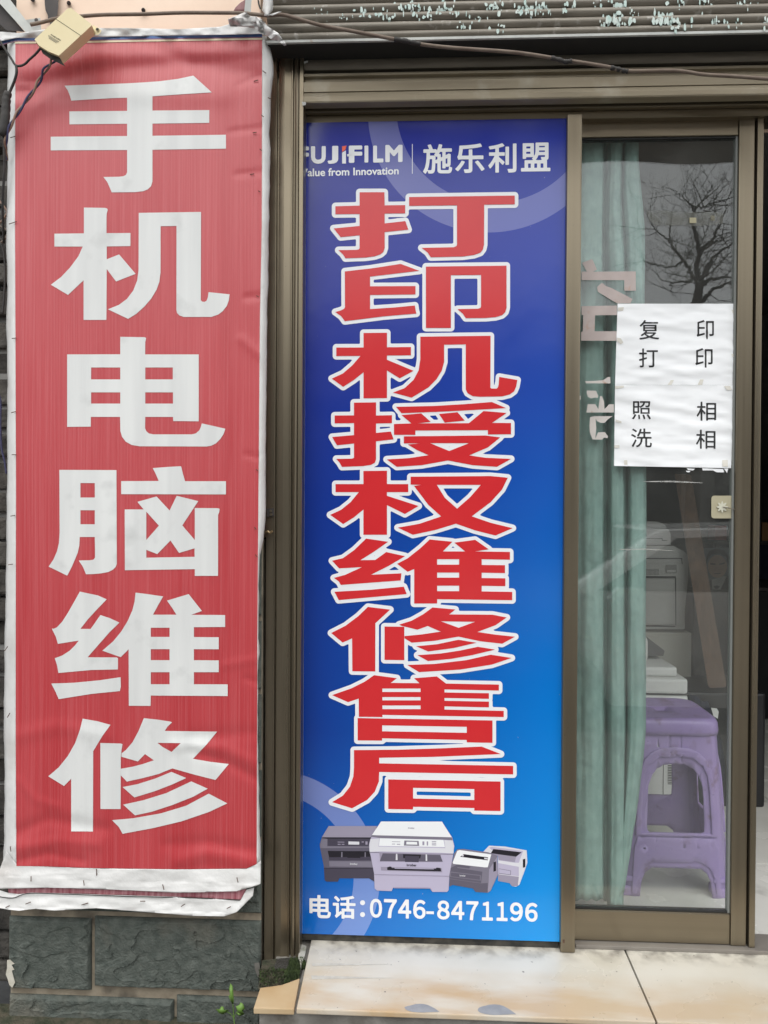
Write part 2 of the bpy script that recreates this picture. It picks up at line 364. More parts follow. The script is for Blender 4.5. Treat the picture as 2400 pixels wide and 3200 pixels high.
# stained beige doorstep tile
def step_material():
    m = mat('stained_beige_tile', (0.50, 0.465, 0.39), (0.57, 0.54, 0.475), rough=0.24, rough2=0.34, scale=5, detail=8)
    t = m.node_tree; N = t.nodes; L = t.links; p = N['Principled BSDF']
    src = p.inputs['Base Color'].links[0].from_socket
    tc = N.new('ShaderNodeTexCoord'); sp = N.new('ShaderNodeSeparateXYZ'); L.new(tc.outputs['Object'], sp.inputs[0])
    mp = N.new('ShaderNodeMapping'); mp.inputs['Scale'].default_value = (2.2, 7, 1); L.new(tc.outputs['Object'], mp.inputs[0])
    nz = N.new('ShaderNodeTexNoise'); nz.inputs['Scale'].default_value = 1.6; nz.inputs['Detail'].default_value = 7; L.new(mp.outputs[0], nz.inputs['Vector'])
    # rust-coloured tide mark that runs along the outer half of the step
    a = N.new('ShaderNodeMapRange'); a.inputs[1].default_value = -0.09; a.inputs[2].default_value = -0.19; L.new(sp.outputs['Y'], a.inputs[0])
    b = N.new('ShaderNodeMapRange'); b.inputs[1].default_value = 0.34; b.inputs[2].default_value = 0.58; L.new(nz.outputs['Fac'], b.inputs[0])
    xx = N.new('ShaderNodeMapRange'); xx.inputs[1].default_value = 1.1; xx.inputs[2].default_value = -0.25; xx.inputs[3].default_value = 0.35; L.new(sp.outputs['X'], xx.inputs[0])
    mu = N.new('ShaderNodeMath'); mu.operation = 'MULTIPLY'; L.new(a.outputs[0], mu.inputs[0]); L.new(b.outputs[0], mu.inputs[1])
    mu2 = N.new('ShaderNodeMath'); mu2.operation = 'MULTIPLY'; L.new(mu.outputs[0], mu2.inputs[0]); L.new(xx.outputs[0], mu2.inputs[1])
    m1 = N.new('ShaderNodeMix'); m1.data_type = 'RGBA'; m1.inputs[7].default_value = (0.44, 0.295, 0.15, 1); L.new(src, m1.inputs[6]); L.new(mu2.outputs[0], m1.inputs[0])
    # dirt against the sill
    d = N.new('ShaderNodeMapRange'); d.inputs[1].default_value = -0.06; d.inputs[2].default_value = 0.0; L.new(sp.outputs['Y'], d.inputs[0])
    n2 = N.new('ShaderNodeTexNoise'); n2.inputs['Scale'].default_value = 22; n2.inputs['Detail'].default_value = 8; L.new(tc.outputs['Object'], n2.inputs['Vector'])
    d2 = N.new('ShaderNodeMapRange'); d2.inputs[1].default_value = 0.42; d2.inputs[2].default_value = 0.62; L.new(n2.outputs['Fac'], d2.inputs[0])
    mu3 = N.new('ShaderNodeMath'); mu3.operation = 'MULTIPLY'; L.new(d.outputs[0], mu3.inputs[0]); L.new(d2.outputs[0], mu3.inputs[1])
    m2 = N.new('ShaderNodeMix'); m2.data_type = 'RGBA'; m2.inputs[7].default_value = (0.23, 0.21, 0.18, 1); L.new(m1.outputs[2], m2.inputs[6]); L.new(mu3.outputs[0], m2.inputs[0])
    # small specks
    n4 = N.new('ShaderNodeTexNoise'); n4.inputs['Scale'].default_value = 75; n4.inputs['Detail'].default_value = 2; L.new(tc.outputs['Object'], n4.inputs['Vector'])
    d4 = N.new('ShaderNodeMapRange'); d4.inputs[1].default_value = 0.715; d4.inputs[2].default_value = 0.74; L.new(n4.outputs['Fac'], d4.inputs[0])
    m4 = N.new('ShaderNodeMix'); m4.data_type = 'RGBA'; m4.inputs[7].default_value = (0.16, 0.14, 0.12, 1); L.new(m2.outputs[2], m4.inputs[6]); L.new(d4.outputs[0], m4.inputs[0])
    L.new(m4.outputs[2], p.inputs['Base Color'])
    return m
M['step_tile'] = step_material()
M['step_orange'] = mat('rust_stained_tile', (0.40, 0.27, 0.14), (0.48, 0.37, 0.23), rough=0.3, scale=7)
YF = 0.5*(atz(919, 3156, 0).y+atz(2050, 3189, 0).y)
xl_b, xl_f = atz(967, 2945, 0).x, atz(921, 3156, 0).x
xj_b, xj_f = atz(1945, 2950, 0).x, atz(2050, 3189, 0).x
step = MB().box(atz(800, 3150, 0).x+0.004, 2.6, YF+0.012, 0.10, -0.215, -0.013, M['concrete'], 0.004).build('doorstep'); structure(step)
def slab(poly, z0, z1, m, name, parent, bev=0.0025):
    bm = bmesh.new(); vs_ = [bm.verts.new((x, y, z1)) for x, y in poly]; f = bm.faces.new(vs_)
    r = bmesh.ops.extrude_face_region(bm, geom=[f])
    for g in r['geom']:
        if isinstance(g, bmesh.types.BMVert): g.co.z = z0
    bmesh.ops.recalc_face_normals(bm, faces=bm.faces)
    bmesh.ops.bevel(bm, geom=bm.edges[:], offset=bev, segments=2, profile=0.6, affect='EDGES', clamp_overlap=True)
    me = bpy.data.meshes.new(name); bm.to_mesh(me); bm.free(); me.materials.append(m)
    return link(name, me, parent)
slab([(xl_f+0.003, YF), (xj_f-0.002, YF), (xj_b-0.002, 0.03), (xl_b+0.003, 0.03)], -0.012, 0, M['step_tile'], 'tile', step)
slab([(xj_f+0.002, YF), (2.6, YF), (2.6, 0.03), (xj_b+0.002, 0.03)], -0.012, 0, M['step_tile'], 'tile', step)
# short broken end piece left of the joint
q = [atz(792, 3150, -0.002), atz(919, 3153, -0.002), atz(937, 3056, -0.002), atz(903, 3069, -0.002), atz(880, 3077, -0.002), atz(845, 3082, -0.002), atz(813, 3086, -0.002)]
slab([(p.x, p.y) for p in q], -0.016, -0.002, M['step_orange'], 'tile', step)
q = [atz(940, 3020, -0.002), atz(953, 2985, -0.002), atz(958, 2955, -0.002), atz(938, 2948, -0.002), atz(931, 2990, -0.002)]
slab([(p.x, p.y) for p in q], -0.014, -0.002, mat('mouldy_tile_chip', (0.30, 0.29, 0.24), (0.42, 0.41, 0.37), rough=0.7, scale=20, c3=(0.07, 0.09, 0.03), c3scale=24), 'tile_chip', step)
# grey worn paint patches on the tile edge
M['grey_paint'] = mat('grey_paint_smear', (0.22, 0.23, 0.25), (0.27, 0.28, 0.30), rough=0.6, scale=40)
def blob(pts, Z, name, parent, m, th=0.0008):
    P = [atz(x, y, Z) for x, y in pts]
    V = [(p.x, p.y, Z) for p in P]; c = Vector((sum(v[0] for v in V)/len(V), sum(v[1] for v in V)/len(V), Z+th))
    n = len(V); V.append(tuple(c)); return MB().add(V, [(i, (i+1) % n, n) for i in range(n)], m).build(name, parent)
def smear(x0, x1, y0, y1, name):
    pts = []
    for k in range(26):
        t = 2*math.pi*k/26; r = 1+0.10*noise.noise(Vector((math.cos(t)*2.2, math.sin(t)*2.2, x0)))
        cx, cy = (x0+x1)/2, (y0+y1)/2
        x = cx+math.cos(t)*(x1-x0)/2*r; y = cy+math.sin(t)*(y1-y0)/2*r
        if math.cos(t) > 0: y = cy+(y-cy)*(1-0.75*math.cos(t)**2)+(y1-y0)*0.42*math.cos(t)**2
        pts.append((x, min(y, y1)))
    blob(pts, 0.0006, name, step, M['grey_paint'])
smear(1265, 1372, 3137, 3164, 'paint_smear'); smear(1492, 1612, 3139, 3172, 'paint_smear')
# two scraped grey lines on the tile
for a, b, c in (((975, 3009), (1225, 3014), (975, 3019)), ((972, 3048), (1240, 3056), (975, 3060))):
    P = [atz(x, y, 0.0005) for x, y in (a, b, c)]
    MB().add([tuple(p) for p in P], [(0, 1, 2)], mat('scrape', (0.40, 0.38, 0.34), (0.5, 0.48, 0.43), rough=0.6, scale=60)).build('scrape_mark', step)

# shop floor: 0.8 m tiles, dark joints
floor = structure(MB().box(-1.0, 3.2, 0.03, 4.6, -0.13, -0.006, M['grout']).build('shop_floor'))
jx = atz(2375, 2478, 0.0).x; jy = 0.515
fm = None
for i in range(-3, 4):
    for j in range(-1, 6):
        x0, y0 = jx+i*0.8, jy+j*0.8
        x0c, x1c = max(x0, -0.99)+0.0015, min(x0+0.8, 3.19)-0.0015; y0c, y1c = max(y0, 0.10)+0.0015, min(y0+0.8, 4.59)-0.0015
        if x1c-x0c < 0.02 or y1c-y0c < 0.02: continue
        MB().box(x0c, x1c, y0c, y1c, -0.005, 0.0, M['floor_tile']).build('tile', floor)
# shell of the room
structure(MB().box(-1.0, 3.2, 4.6, 4.75, -0.13, 2.9, M['wall_in']).build('wall_back'))
structure(MB().box(-1.15, -1.0, 0.02, 4.75, -0.13, 2.9, M['wall_in']).build('wall_left'))
structure(MB().box(3.2, 3.35, 0.02, 4.75, -0.13, 2.9, M['wall_in']).build('wall_right'))
structure(MB().box(-1.0, 3.2, 0.22, 4.6, 2.75, 2.9, M['ceiling_in']).build('ceiling'))
ZH = zw(330, 0.0)
structure(MB().box(-3.0, 4.2, 0.02, 0.22, ZH+0.02, 4.6, M['pink_wall']).build('facade_wall'))
structure(MB().box(1.95, 4.2, 0.0, 0.22, -0.13, ZH+0.02, M['pink_wall']).build('facade_wall_right'))

# ------------------------------------------------------------------ pillar with riven slate cladding
XPR = xw(817, -0.06, 2000); XPL = xw(24, -0.06, 2000)
pillar = thing('shop_pillar', 'pink painted pillar with green slate cladding at its foot, behind the red banner', 'pillar', (0.5*(XPL+XPR), 0.0, -0.215))
ZS = zw(1690, -0.06)      # top of cladding
MB().box(XPL+0.012, XPR-0.012, -0.045, 0.22, ZS, 4.6, M['pink_wall'], 0.003).build('upper_wall', pillar)
MB().box(XPL+0.004, XPR, -0.052, 0.22, -0.215, ZS-0.003, M['mortar'], 0.002).build('mortar_bed', pillar)
def stone(px0, px1, py0, py1, seed, nx, nz):
    Y = -0.064
    a = at(px0, py0, Y); b = at(px1, py1, Y); x0, x1, z1, z0 = a.x, b.x, a.z, b.z
    V = []; F = []
    for j in range(nz+1):
        for i in range(nx+1):
            u = i/nx; v = j/nz; x = x0+(x1-x0)*u; z = z0+(z1-z0)*v
            p = Vector((x*5+seed*7.3, z*8, seed))
            n1 = noise.fractal(p*0.9, 1.0, 2.0, 4)*1.6+u*1.2+v*0.9+noise.noise(p*0.5)*0.8
            st = n1*2.2; fr = st-math.floor(st)
            h = (math.floor(st) % 3)*0.0022+min(1, max(0, (fr-0.88)/0.12))*0.0022-min(1, max(0, fr-0.9)/0.1)*0.0035*0
            h += noise.fractal(p*4, 1.0, 2.1, 3)*0.0016
            e = min(u*(x1-x0), (1-u)*(x1-x0), v*(z1-z0), (1-v)*(z1-z0))
            k = min(1, e/0.006); h = h*k-(1-k)**2*0.007
            V.append((x, Y-h, z))
    for j in range(nz):
        for i in range(nx):
            a_ = j*(nx+1)+i; F.append((a_, a_+1, a_+nx+2, a_+nx+1))
    # skirt back to the bed
    ring = [i for i in range(nx+1)]+[j*(nx+1)+nx for j in range(1, nz+1)]+[nz*(nx+1)+i for i in range(nx-1, -1, -1)]+[j*(nx+1) for j in range(nz-1, 0, -1)]
    b0 = len(V); V += [(V[i][0], -0.05, V[i][2]) for i in ring]; n = len(ring)
    F += [(ring[k], b0+k, b0+(k+1) % n, ring[(k+1) % n]) for k in range(n)]
    MB().add(V, F, M['stone']).build('stone', pillar)
stone(25, 281, 2868, 3098, 1, 96, 84); stone(293, 813, 2868, 3102, 2, 180, 84)
stone(26, 540, 3112, 3330, 3, 160, 70); stone(550, 812, 3116, 3330, 4, 84, 70)
for k, (a, b) in enumerate(((2632, 2858), (2400, 2620), (2168, 2388), (1936, 2156), (1704, 1924))):
    s = 300 if k % 2 else 520
    stone(26, s-8, a, b, 10+k, 24, 12); stone(s+8, 814, a, b, 20+k, 60, 30)
# flaking lime on the stone edge
M['lime'] = mat('flaking_lime', (0.45, 0.42, 0.34), (0.55, 0.52, 0.45), rough=0.9, scale=60)
pts = [(22, 3000), (32, 2999), (46, 3012), (36, 3015), (45, 3030), (37, 3033), (42, 3052), (47, 3070), (38, 3087), (29, 3078), (24, 3060), (18, 3045), (22, 3025)]
MB().prism(pts, lambda u, v, d: at(u, v, -0.066-d), 0, 0.006, M['lime']).build('lime_flake', pillar)
pts = [(795, 3010), (810, 3008), (814, 3040), (806, 3055), (797, 3030)]
MB().prism(pts, lambda u, v, d: at(u, v, -0.066-d), 0, 0.005, M['concrete']).build('lime_flake', pillar)

# sooty brick wall set back beside the pillar
bw = thing('brick_wall', 'sooty rough brick wall glimpsed beside the left edge of the red banner', 'wall', (XPL-0.25, 0.03, -0.13))
MB().box(XPL-0.9, XPL+0.002, 0.035, 0.22, -0.13, 4.6, M['brick']).build('mortar_bed', bw)
rz = -0.13; row = 0
while rz < 2.75:
    hgt = 0.062+random.random()*0.02
    x = XPL-0.002-(0.0 if row % 2 else 0.11)
    if row % 2 == 0:
        MB().box(XPL-0.108, XPL-0.003, 0.0+random.uniform(-0.03, 0.02), 0.05, rz+random.uniform(0.002, 0.014), rz+hgt-0.004, M['brick'], 0.008).build('brick', bw)
    while x > XPL-0.5:
        wd = 0.21+random.uniform(-0.02, 0.02)
        MB().box(x-wd, x-0.008, 0.0+random.uniform(-0.03, 0.02), 0.05, rz+random.uniform(0.002, 0.014), rz+hgt-0.004, M['brick'], 0.008).build('brick', bw); x -= wd
    rz += hgt; row += 1

# ------------------------------------------------------------------ shutter guide rail
YR = -0.05
prof = [(831, 0.045), (831, 0.004), (854, 0.004), (856, 0.0), (859, 0.0), (860, 0.014), (865, 0.014), (866, 0.003), (883, 0.001), (904, 0.003), (906, 0.0), (908.5, 0.0), (909.5, 0.012), (914, 0.012), (915, 0.003),
        (920, 0.001), (925.5, 0.003), (926.5, 0.012), (929, 0.012), (930, 0.001), (941, 0.001), (942.5, 0.003), (942.5, 0.045)]
rail = thing('shutter_guide_rail', 'tall bronze grooved shutter guide rail between the red banner and the blue panel', 'guide rail', (xw(887, YR), YR, -0.03))
ztop = zw(120, YR)
prw = [(xw(px, YR), YR+d) for px, d in prof]
rm = MB(); n = len(prw)
V = [(x, y, -0.034) for x, y in prw]+[(x, y, ztop) for x, y in prw]
tri = tessellate_polygon([[Vector((x, y, 0)) for x, y in prw]])
rm.add(V, [tuple(t) for t in tri]+[tuple(i+n for i in t) for t in tri]+[(i, (i+1) % n, n+(i+1) % n, n+i) for i in range(n)], M['bronze'])
rm.build('channel', rail)
# latch plate with two rivets and a bent strip of brass on the rail
lp = [(833, 1590), (855, 1588), (857, 1612), (834, 1616)]
MB().prism(lp, lambda u, v, d: at(u, v, YR+0.002-d), 0, 0.004, M['dark_steel']).build('latch_plate', rail)
for cx, cy in ((846, 1597), (847, 1608)):
    MB().prism([(cx+4.5*math.cos(k*0.785), cy+4.5*math.sin(k*0.785)) for k in range(8)], lambda u, v, d: at(u, v, YR-0.002-d), 0, 0.003, M['bronze']).build('rivet', rail)
MB().tube([at(830, 1664, YR), at(838, 1661, YR-0.006), at(843, 1666, YR-0.008), at(851, 1660, YR-0.01)], 0.0028, mat('bent_brass', (0.45, 0.33, 0.18), rough=0.4, metal=0.6), 6).build('bent_strip', rail)

# ------------------------------------------------------------------ roller shutter: housing slats, curtain slats, wide bottom bar
XA, XB = xw(838, -0.1, 100), 2.3
hous = thing('shutter_housing', 'brown corrugated shutter housing with peeling green paint along the top of the shopfront', 'shutter housing', (0.9, -0.06, zw(130, -0.1)))
YH = -0.112
zb = at(860, 131, YH).z; pitch = 29.0*(YH-CAM.y)/FPX
def strip(x0, x1, prof_yz, m, name, parent, smooth=True):
    n = len(prof_yz); V = [(x0, y, z) for y, z in prof_yz]+[(x1, y, z) for y, z in prof_yz]
    F = [(i, i+1, n+i+1, n+i) for i in range(n-1)]
    F += [tuple(range(n-1, -1, -1)), tuple(range(n, 2*n)), (0, n, 2*n-1, n-1)]
    return MB().add(V, F, m).build(name, parent)
for k in range(11):
    z0 = zb+k*pitch; P = [(YH+0.03, z0+0.0005)]
    for i in range(9):
        t = i/8.0; P.append((YH+0.004-0.010*math.sin(math.pi*(0.08+0.84*t)), z0+0.0008+(pitch-0.0016)*t))
    P.append((YH+0.03, z0+pitch-0.001)); strip(XA, XB, P, M['slat'], 'slat', hous)
MB().box(XA, XB, YH+0.004, -0.01, zb-0.004, zb-0.0005, M['rubber']).build('soffit', hous)
MB().box(XA-0.001, XB, YH-0.004, YH+0.003, zb-0.0045, zb+0.0015, M['grey_steel']).build('drip_edge', hous)
MB().box(XA, XB, 0.0, 0.018, ZH, zb+11*pitch, M['slat_dark']).build('back_plate', hous)
# flakes of old green paint: curled chips on the slats
fl = [(0, 0.25)]
rnd = random.Random(3)
clusters = [(1135, 35, 1), (1190, 40, 1), (1210, 55, 1), (1265, 30, 1.0), (1290, 20, .8), (1310, 45, .9), (1335, 45, .9), (1370, 30, 1.1), (1400, 30, 1.1), (1420, 30, 1), (1535, 25, 1), (1560, 20, 1), (1620, 25, 1), (1640, 25, 1.2), (1670, 30, 1), (1690, 15, 1), (1770, 20, 1.1), (1880, 10, .7), (1895, 65, 1.3), (1925, 60, 1.6), (1935, 15, 1.3), (1955, 65, 1.3), (2065, 55, 1.4), (2095, 60, 1.4), (2105, 75, 1.1), (2130, 70, 1.1), (2225, 70, 1), (2300, 70, .8), (2330, 15, .8), (2120, 5, 1), (2200, 5, 1), (1500, 60, .7), (1560, 85, .9), (1440, 75, .8), (1700, 40, .7), (1980, 40, .6), (1010, 45, .4), (1080, 50, .4), (2395, 70, 1)]
nf = 0
for cx, cy, s in clusters:
    for r in range(8):
        px = cx+rnd.gauss(0, 17); py = cy+rnd.gauss(0, 9)
        if py > 116: continue
        wpx = rnd.uniform(1.6, 6.5)*s; hpx = rnd.uniform(8, 26)*s
        zc = at(px, py, YH).z; kk = (zc-zb)/pitch; t = min(.95, max(.05, kk-math.floor(kk)))
        yy = YH+0.004-0.010*math.sin(math.pi*(0.08+0.84*t))-0.0006
        pts = []
        for i in range(7):
            an = 2*math.pi*i/7+rnd.random()*0.4; rr = rnd.uniform(0.6, 1.1)
            pts.append((px+math.cos(an)*wpx*rr, py+math.sin(an)*hpx*0.5*rr))
        V = [at(u, v, yy-0.0012) for u, v in pts]+[at(u, v, yy-0.0006) for u, v in pts]
        MB().add([tuple(v) for v in V], [tuple(range(7))]+[(i, (i+1) % 7, 7+(i+1) % 7, 7+i) for i in range(7)], M['flake']).build('paint_flake', hous); nf += 1

shut = thing('roller_shutter', 'raised roller shutter with its wide bronze bottom bar across the shop entrance', 'shutter', (0.9, -0.05, zw(312, -0.06)))
YC = -0.035
za = zw(214, YC, 1400)
for k in range(4):
    h = 0.030; z0 = za+k*h; P = [(YC+0.012, z0+0.0005)]
    for i in range(7):
        t = i/6.0; P.append((YC-0.007*math.sin(math.pi*(0.1+0.8*t)), z0+0.001+(h-0.002)*t))
    P.append((YC+0.012, z0+h-0.001)); strip(xw(944, YC, 200), XB, P, M['slat_dark'], 'slat', shut)
YB = -0.048
z0, z1, z2, z3, z4 = zw(313, YB, 1400), zw(280, YB, 1400), zw(247, YB, 1400), zw(230, YB, 1400), zw(216, YB, 1400)
P = [(YB+0.03, z0), (YB+0.002, z0), (YB, z0+0.003), (YB-0.001, z1-0.012), (YB+0.003, z1-0.001), (YB+0.006, z1), (YB+0.001, z1+0.001), (YB-0.001, z2-0.002), (YB+0.001, z2), (YB+0.014, z2+0.004), (YB+0.014, z3), (YB+0.004, z3+0.002), (YB+0.004, z4-0.003), (YB+0.012, z4-0.0015), (YB+0.03, z4-0.0015)]
strip(xw(943.5, YB, 270), XB, P, M['bar'], 'bottom_bar', shut)
MB().prism([(945, 193), (962, 190), (962, 195), (946, 200)], lambda u, v, d: at(u, v, YC-0.008-d), 0, 0.004, M['grey_steel']).build('stop_clip', shut)
MB().prism([(943, 318), (956, 319), (956, 328), (946, 330)], lambda u, v, d: at(u, v, YB-d), 0, 0.006, M['grey_steel']).build('stop_clip', shut)

# ------------------------------------------------------------------ door frame and sliding door
frame = thing('door_frame', 'bronze aluminium door frame with a central post beside the blue panel', 'door frame', (0.5, 0.02, 0.0))
XE = 1.95
MB().box(xw(930, 0.0), XE, -0.012, 0.075, zw(352, 0, 1400), ZH+0.03, M['bronze_h'], 0.002).build('head', frame)
MB().box(xw(930, 0.0), XE, 0.004, 0.075, zw(378, 0.004, 1400), zw(352, 0, 1400)-0.0005, M['bronze_h'], 0.001).build('head_stop', frame)
MB().box(xw(1763, -0.016), xw(1809.5, -0.016), -0.016, 0.012, 0.001, zw(352, -0.016, 1780)-0.001, M['bronze'], 0.004).build('post', frame)
MB().box(xw(1812, 0.0), XE, 0.005, 0.085, 0.0005, 0.010, mat('worn_sill', (0.20, 0.18, 0.16), (0.27, 0.25, 0.22), rough=0.5, metal=0.3, scale=6), 0.0015).build('sill_track', frame)
MB().box(xw(900, 0.0), xw(1757, 0), 0.006, 0.05, 0.0005, zw(2929, 0, 1345)+0.004, M['dark_gap']).build('dirty_bottom_track', frame)
MB().box(XE-0.045, XE, -0.01, 0.075, 0.011, zw(352, 0, 1400)-0.001, M['bronze'], 0.002).build('jamb', frame)
MB().box(xw(1770, -.016), xw(1776, -.016), -0.0172, -0.0155, zw(2953, -.025, 1775), zw(2943, -.025, 1775), M['rust']).build('screw', frame)

YD = 0.022
door = thing('sliding_door', 'bronze framed sliding glass door with two white notices and a purple stool behind it', 'door', (xw(2060, YD), 0.04, 0.011))
xl0, xl1, xr0, xr1 = xw(1790, YD), xw(1811, YD), xw(2298, YD), xw(2346.5, YD)
ztr = zw(424, YD, 2050); zbr = zw(2853, YD, 2060)
MB().box(xl0-0.02, xl1-0.006, YD+0.001, 0.06, 0.0115, zw(372, YD, 2050), M['bronze'], 0.002).build('stile', door)
MB().box(xr0, xr1, YD, 0.062, 0.0115, zw(372, YD, 2050), M['bronze'], 0.002).build('stile', door)
MB().box(xl1-0.0055, xr0-0.0005, YD+0.004, 0.058, ztr, zw(372, YD, 2050)-0.001, M['bronze_h'], 0.002).build('top_rail', door)
MB().box(xl1-0.0055, xr0-0.0005, YD+0.003, 0.058, 0.012, zbr, M['bronze_h'], 0.003).build('bottom_rail', door)
MB().box(xw(2352, YD), xw(2371, YD), YD-0.006, 0.05, 0.0112, zw(366, YD, 2350), M['bronze'], 0.0015).build('edge_stile', door)
MB().box(xr1+0.0005, xw(2351.5, YD), YD+0.012, 0.045, 0.012, zw(372, YD, 2350), M['rubber']).build('brush_seal', door)
# glazing beads
MB().box(xr0-0.0055, xr0-0.0006, 0.030, 0.047, zbr+0.0005, ztr-0.0005, mat('grey_glazing_bead', (0.20, 0.21, 0.20), rough=0.5)).build('glazing_bead', door)
MB().box(xl1-0.005, xr0-0.006, 0.030, 0.047, ztr-0.0045, ztr-0.0006, M['rubber']).build('glazing_bead', door)
MB().box(xl1-0.005, xr0-0.006, 0.031, 0.047, zbr+0.0005, zbr+0.004, M['rubber']).build('glazing_bead', door)
def glass_material():
    m = bpy.data.materials.new('door_glass'); m.use_nodes = True; t = m.node_tree; N = t.nodes; L = t.links; N.clear()
    out = N.new('ShaderNodeOutputMaterial'); tr = N.new('ShaderNodeBsdfTransparent'); tr.inputs[0].default_value = (0.93, 0.955, 0.945, 1)
    gl = N.new('ShaderNodeBsdfGlossy'); gl.inputs['Roughness'].default_value = 0.0
    lw = N.new('ShaderNodeLayerWeight'); lw.inputs['Blend'].default_value = 0.5
    pw = N.new('ShaderNodeMath'); pw.operation = 'POWER'; pw.inputs[1].default_value = 5.0; L.new(lw.outputs['Facing'], pw.inputs[0])
    ma = N.new('ShaderNodeMath'); ma.operation = 'MULTIPLY_ADD'; ma.inputs[1].default_value = 0.95; ma.inputs[2].default_value = 0.062; L.new(pw.outputs[0], ma.inputs[0])
    mix = N.new('ShaderNodeMixShader'); L.new(ma.outputs[0], mix.inputs[0]); L.new(tr.outputs[0], mix.inputs[1]); L.new(gl.outputs[0], mix.inputs[2])
    # grainy dust film, thickened into a milky veil for reflected haze
    df = N.new('ShaderNodeBsdfDiffuse'); df.inputs[0].default_value = (0.45, 0.45, 0.42, 1)
    tc = N.new('ShaderNodeTexCoord'); nz = N.new('ShaderNodeTexNoise'); nz.inputs['Scale'].default_value = 7; nz.inputs['Detail'].default_value = 9; L.new(tc.outputs['Object'], nz.inputs['Vector'])
    mr = N.new('ShaderNodeMapRange'); mr.inputs[1].default_value = 0.4; mr.inputs[2].default_value = 0.8; mr.inputs[3].default_value = 0.03; mr.inputs[4].default_value = 0.075; L.new(nz.outputs['Fac'], mr.inputs[0])
    n2 = N.new('ShaderNodeTexNoise'); n2.inputs['Scale'].default_value = 190; n2.inputs['Detail'].default_value = 2; L.new(tc.outputs['Object'], n2.inputs['Vector'])
    m2 = N.new('ShaderNodeMapRange'); m2.inputs[1].default_value = 0.72; m2.inputs[2].default_value = 0.76; m2.inputs[4].default_value = 0.35; L.new(n2.outputs['Fac'], m2.inputs[0])
    ad = N.new('ShaderNodeMath'); ad.operation = 'ADD'; L.new(mr.outputs[0], ad.inputs[0]); L.new(m2.outputs[0], ad.inputs[1])
    mix2 = N.new('ShaderNodeMixShader'); L.new(ad.outputs[0], mix2.inputs[0]); L.new(mix.outputs[0], mix2.inputs[1]); L.new(df.outputs[0], mix2.inputs[2])
    L.new(mix2.outputs[0], out.inputs[0]); return m
M['glass'] = glass_material()
YG0, YG1 = 0.0365, 0.0415
MB().box(xl1-0.0045, xr0-0.0062, YG0, YG1, zbr+0.0046, ztr-0.005, M['glass']).build('pane', door)

# ------------------------------------------------------------------ awning overhead, its arm shows at the top left
aw = thing('awning', 'rolled up brown awning with grey steel arms above the shopfront and pink pillar top', 'awning', (0.3, -0.3, 2.4))
V = []; F = []; nx = 60
for j_ in range(2):
    for i_ in range(nx+1):
        x = -0.35+4.0*i_/nx; zl = 2.322+0.012*i_/nx+0.004*math.sin(i_*0.9)
        for (yy, zz) in ((-0.655+0.012*math.sin(i_*0.55), zl), (-0.645+0.004*math.sin(i_*0.55), 2.47), (-0.635, 2.47), (-0.645+0.012*math.sin(i_*0.55), zl)) if j_ == 0 else ():
            V.append((x, yy, zz))
for i_ in range(nx):
    for k_ in range(4): F.append((i_*4+k_, i_*4+(k_+1) % 4, i_*4+4+(k_+1) % 4, i_*4+4+k_))
F += [(0, 1, 2, 3), (nx*4+3, nx*4+2, nx*4+1, nx*4)]
MB().add(V, F, M['awning']).build('valance', aw)
MB().tube([(-0.4, -0.64, 2.483), (3.7, -0.64, 2.483)], 0.012, M['grey_steel'], 8).build('front_bar', aw)
MB().tube([(3.4, -0.64, 2.483), (3.4, 0.02, 2.75)], 0.016, M['grey_steel'], 8).build('arm', aw)
MB().tube([(-0.38, -0.64, 2.483), (-0.38, 0.02, 2.75)], 0.016, M['grey_steel'], 8).build('arm', aw)
MB().tube([(-0.5, -0.06, 2.85), (3.7, -0.06, 2.85)], 0.055, M['awning'], 14).build('rolled_fabric', aw)
a = at(100, 104, -0.10); b = at(12, 0, -0.10); d = (b-a)
MB().prism([(86, 107), (110, 99), (102, 90), (-75, -140), (-110, -110)], lambda u, v, dd: at(u, v, -0.125+dd), 0, 0.012, M['grey_steel']).build('arm', aw)
MB().prism([(78, 100), (-60, -60), (-120, -60), (-120, 30), (0, 76), (20, 94)], lambda u, v, dd: at(u, v, -0.108+dd), 0, 0.03, M['dark_steel']).build('bracket_plate', aw)
MB().prism([(82, 104), (80, 62), (126, 56), (130, 101)], lambda u, v, dd: at(u, v, -0.075+dd), 0, 0.004, M['grey_steel']).build('foot_plate', aw)
MB().prism([(113+6*math.cos(k*.785), 62+6*math.sin(k*.785)) for k in range(8)], lambda u, v, dd: at(u, v, -0.083+dd), 0, 0.008, M['dark_steel']).build('bolt', aw)
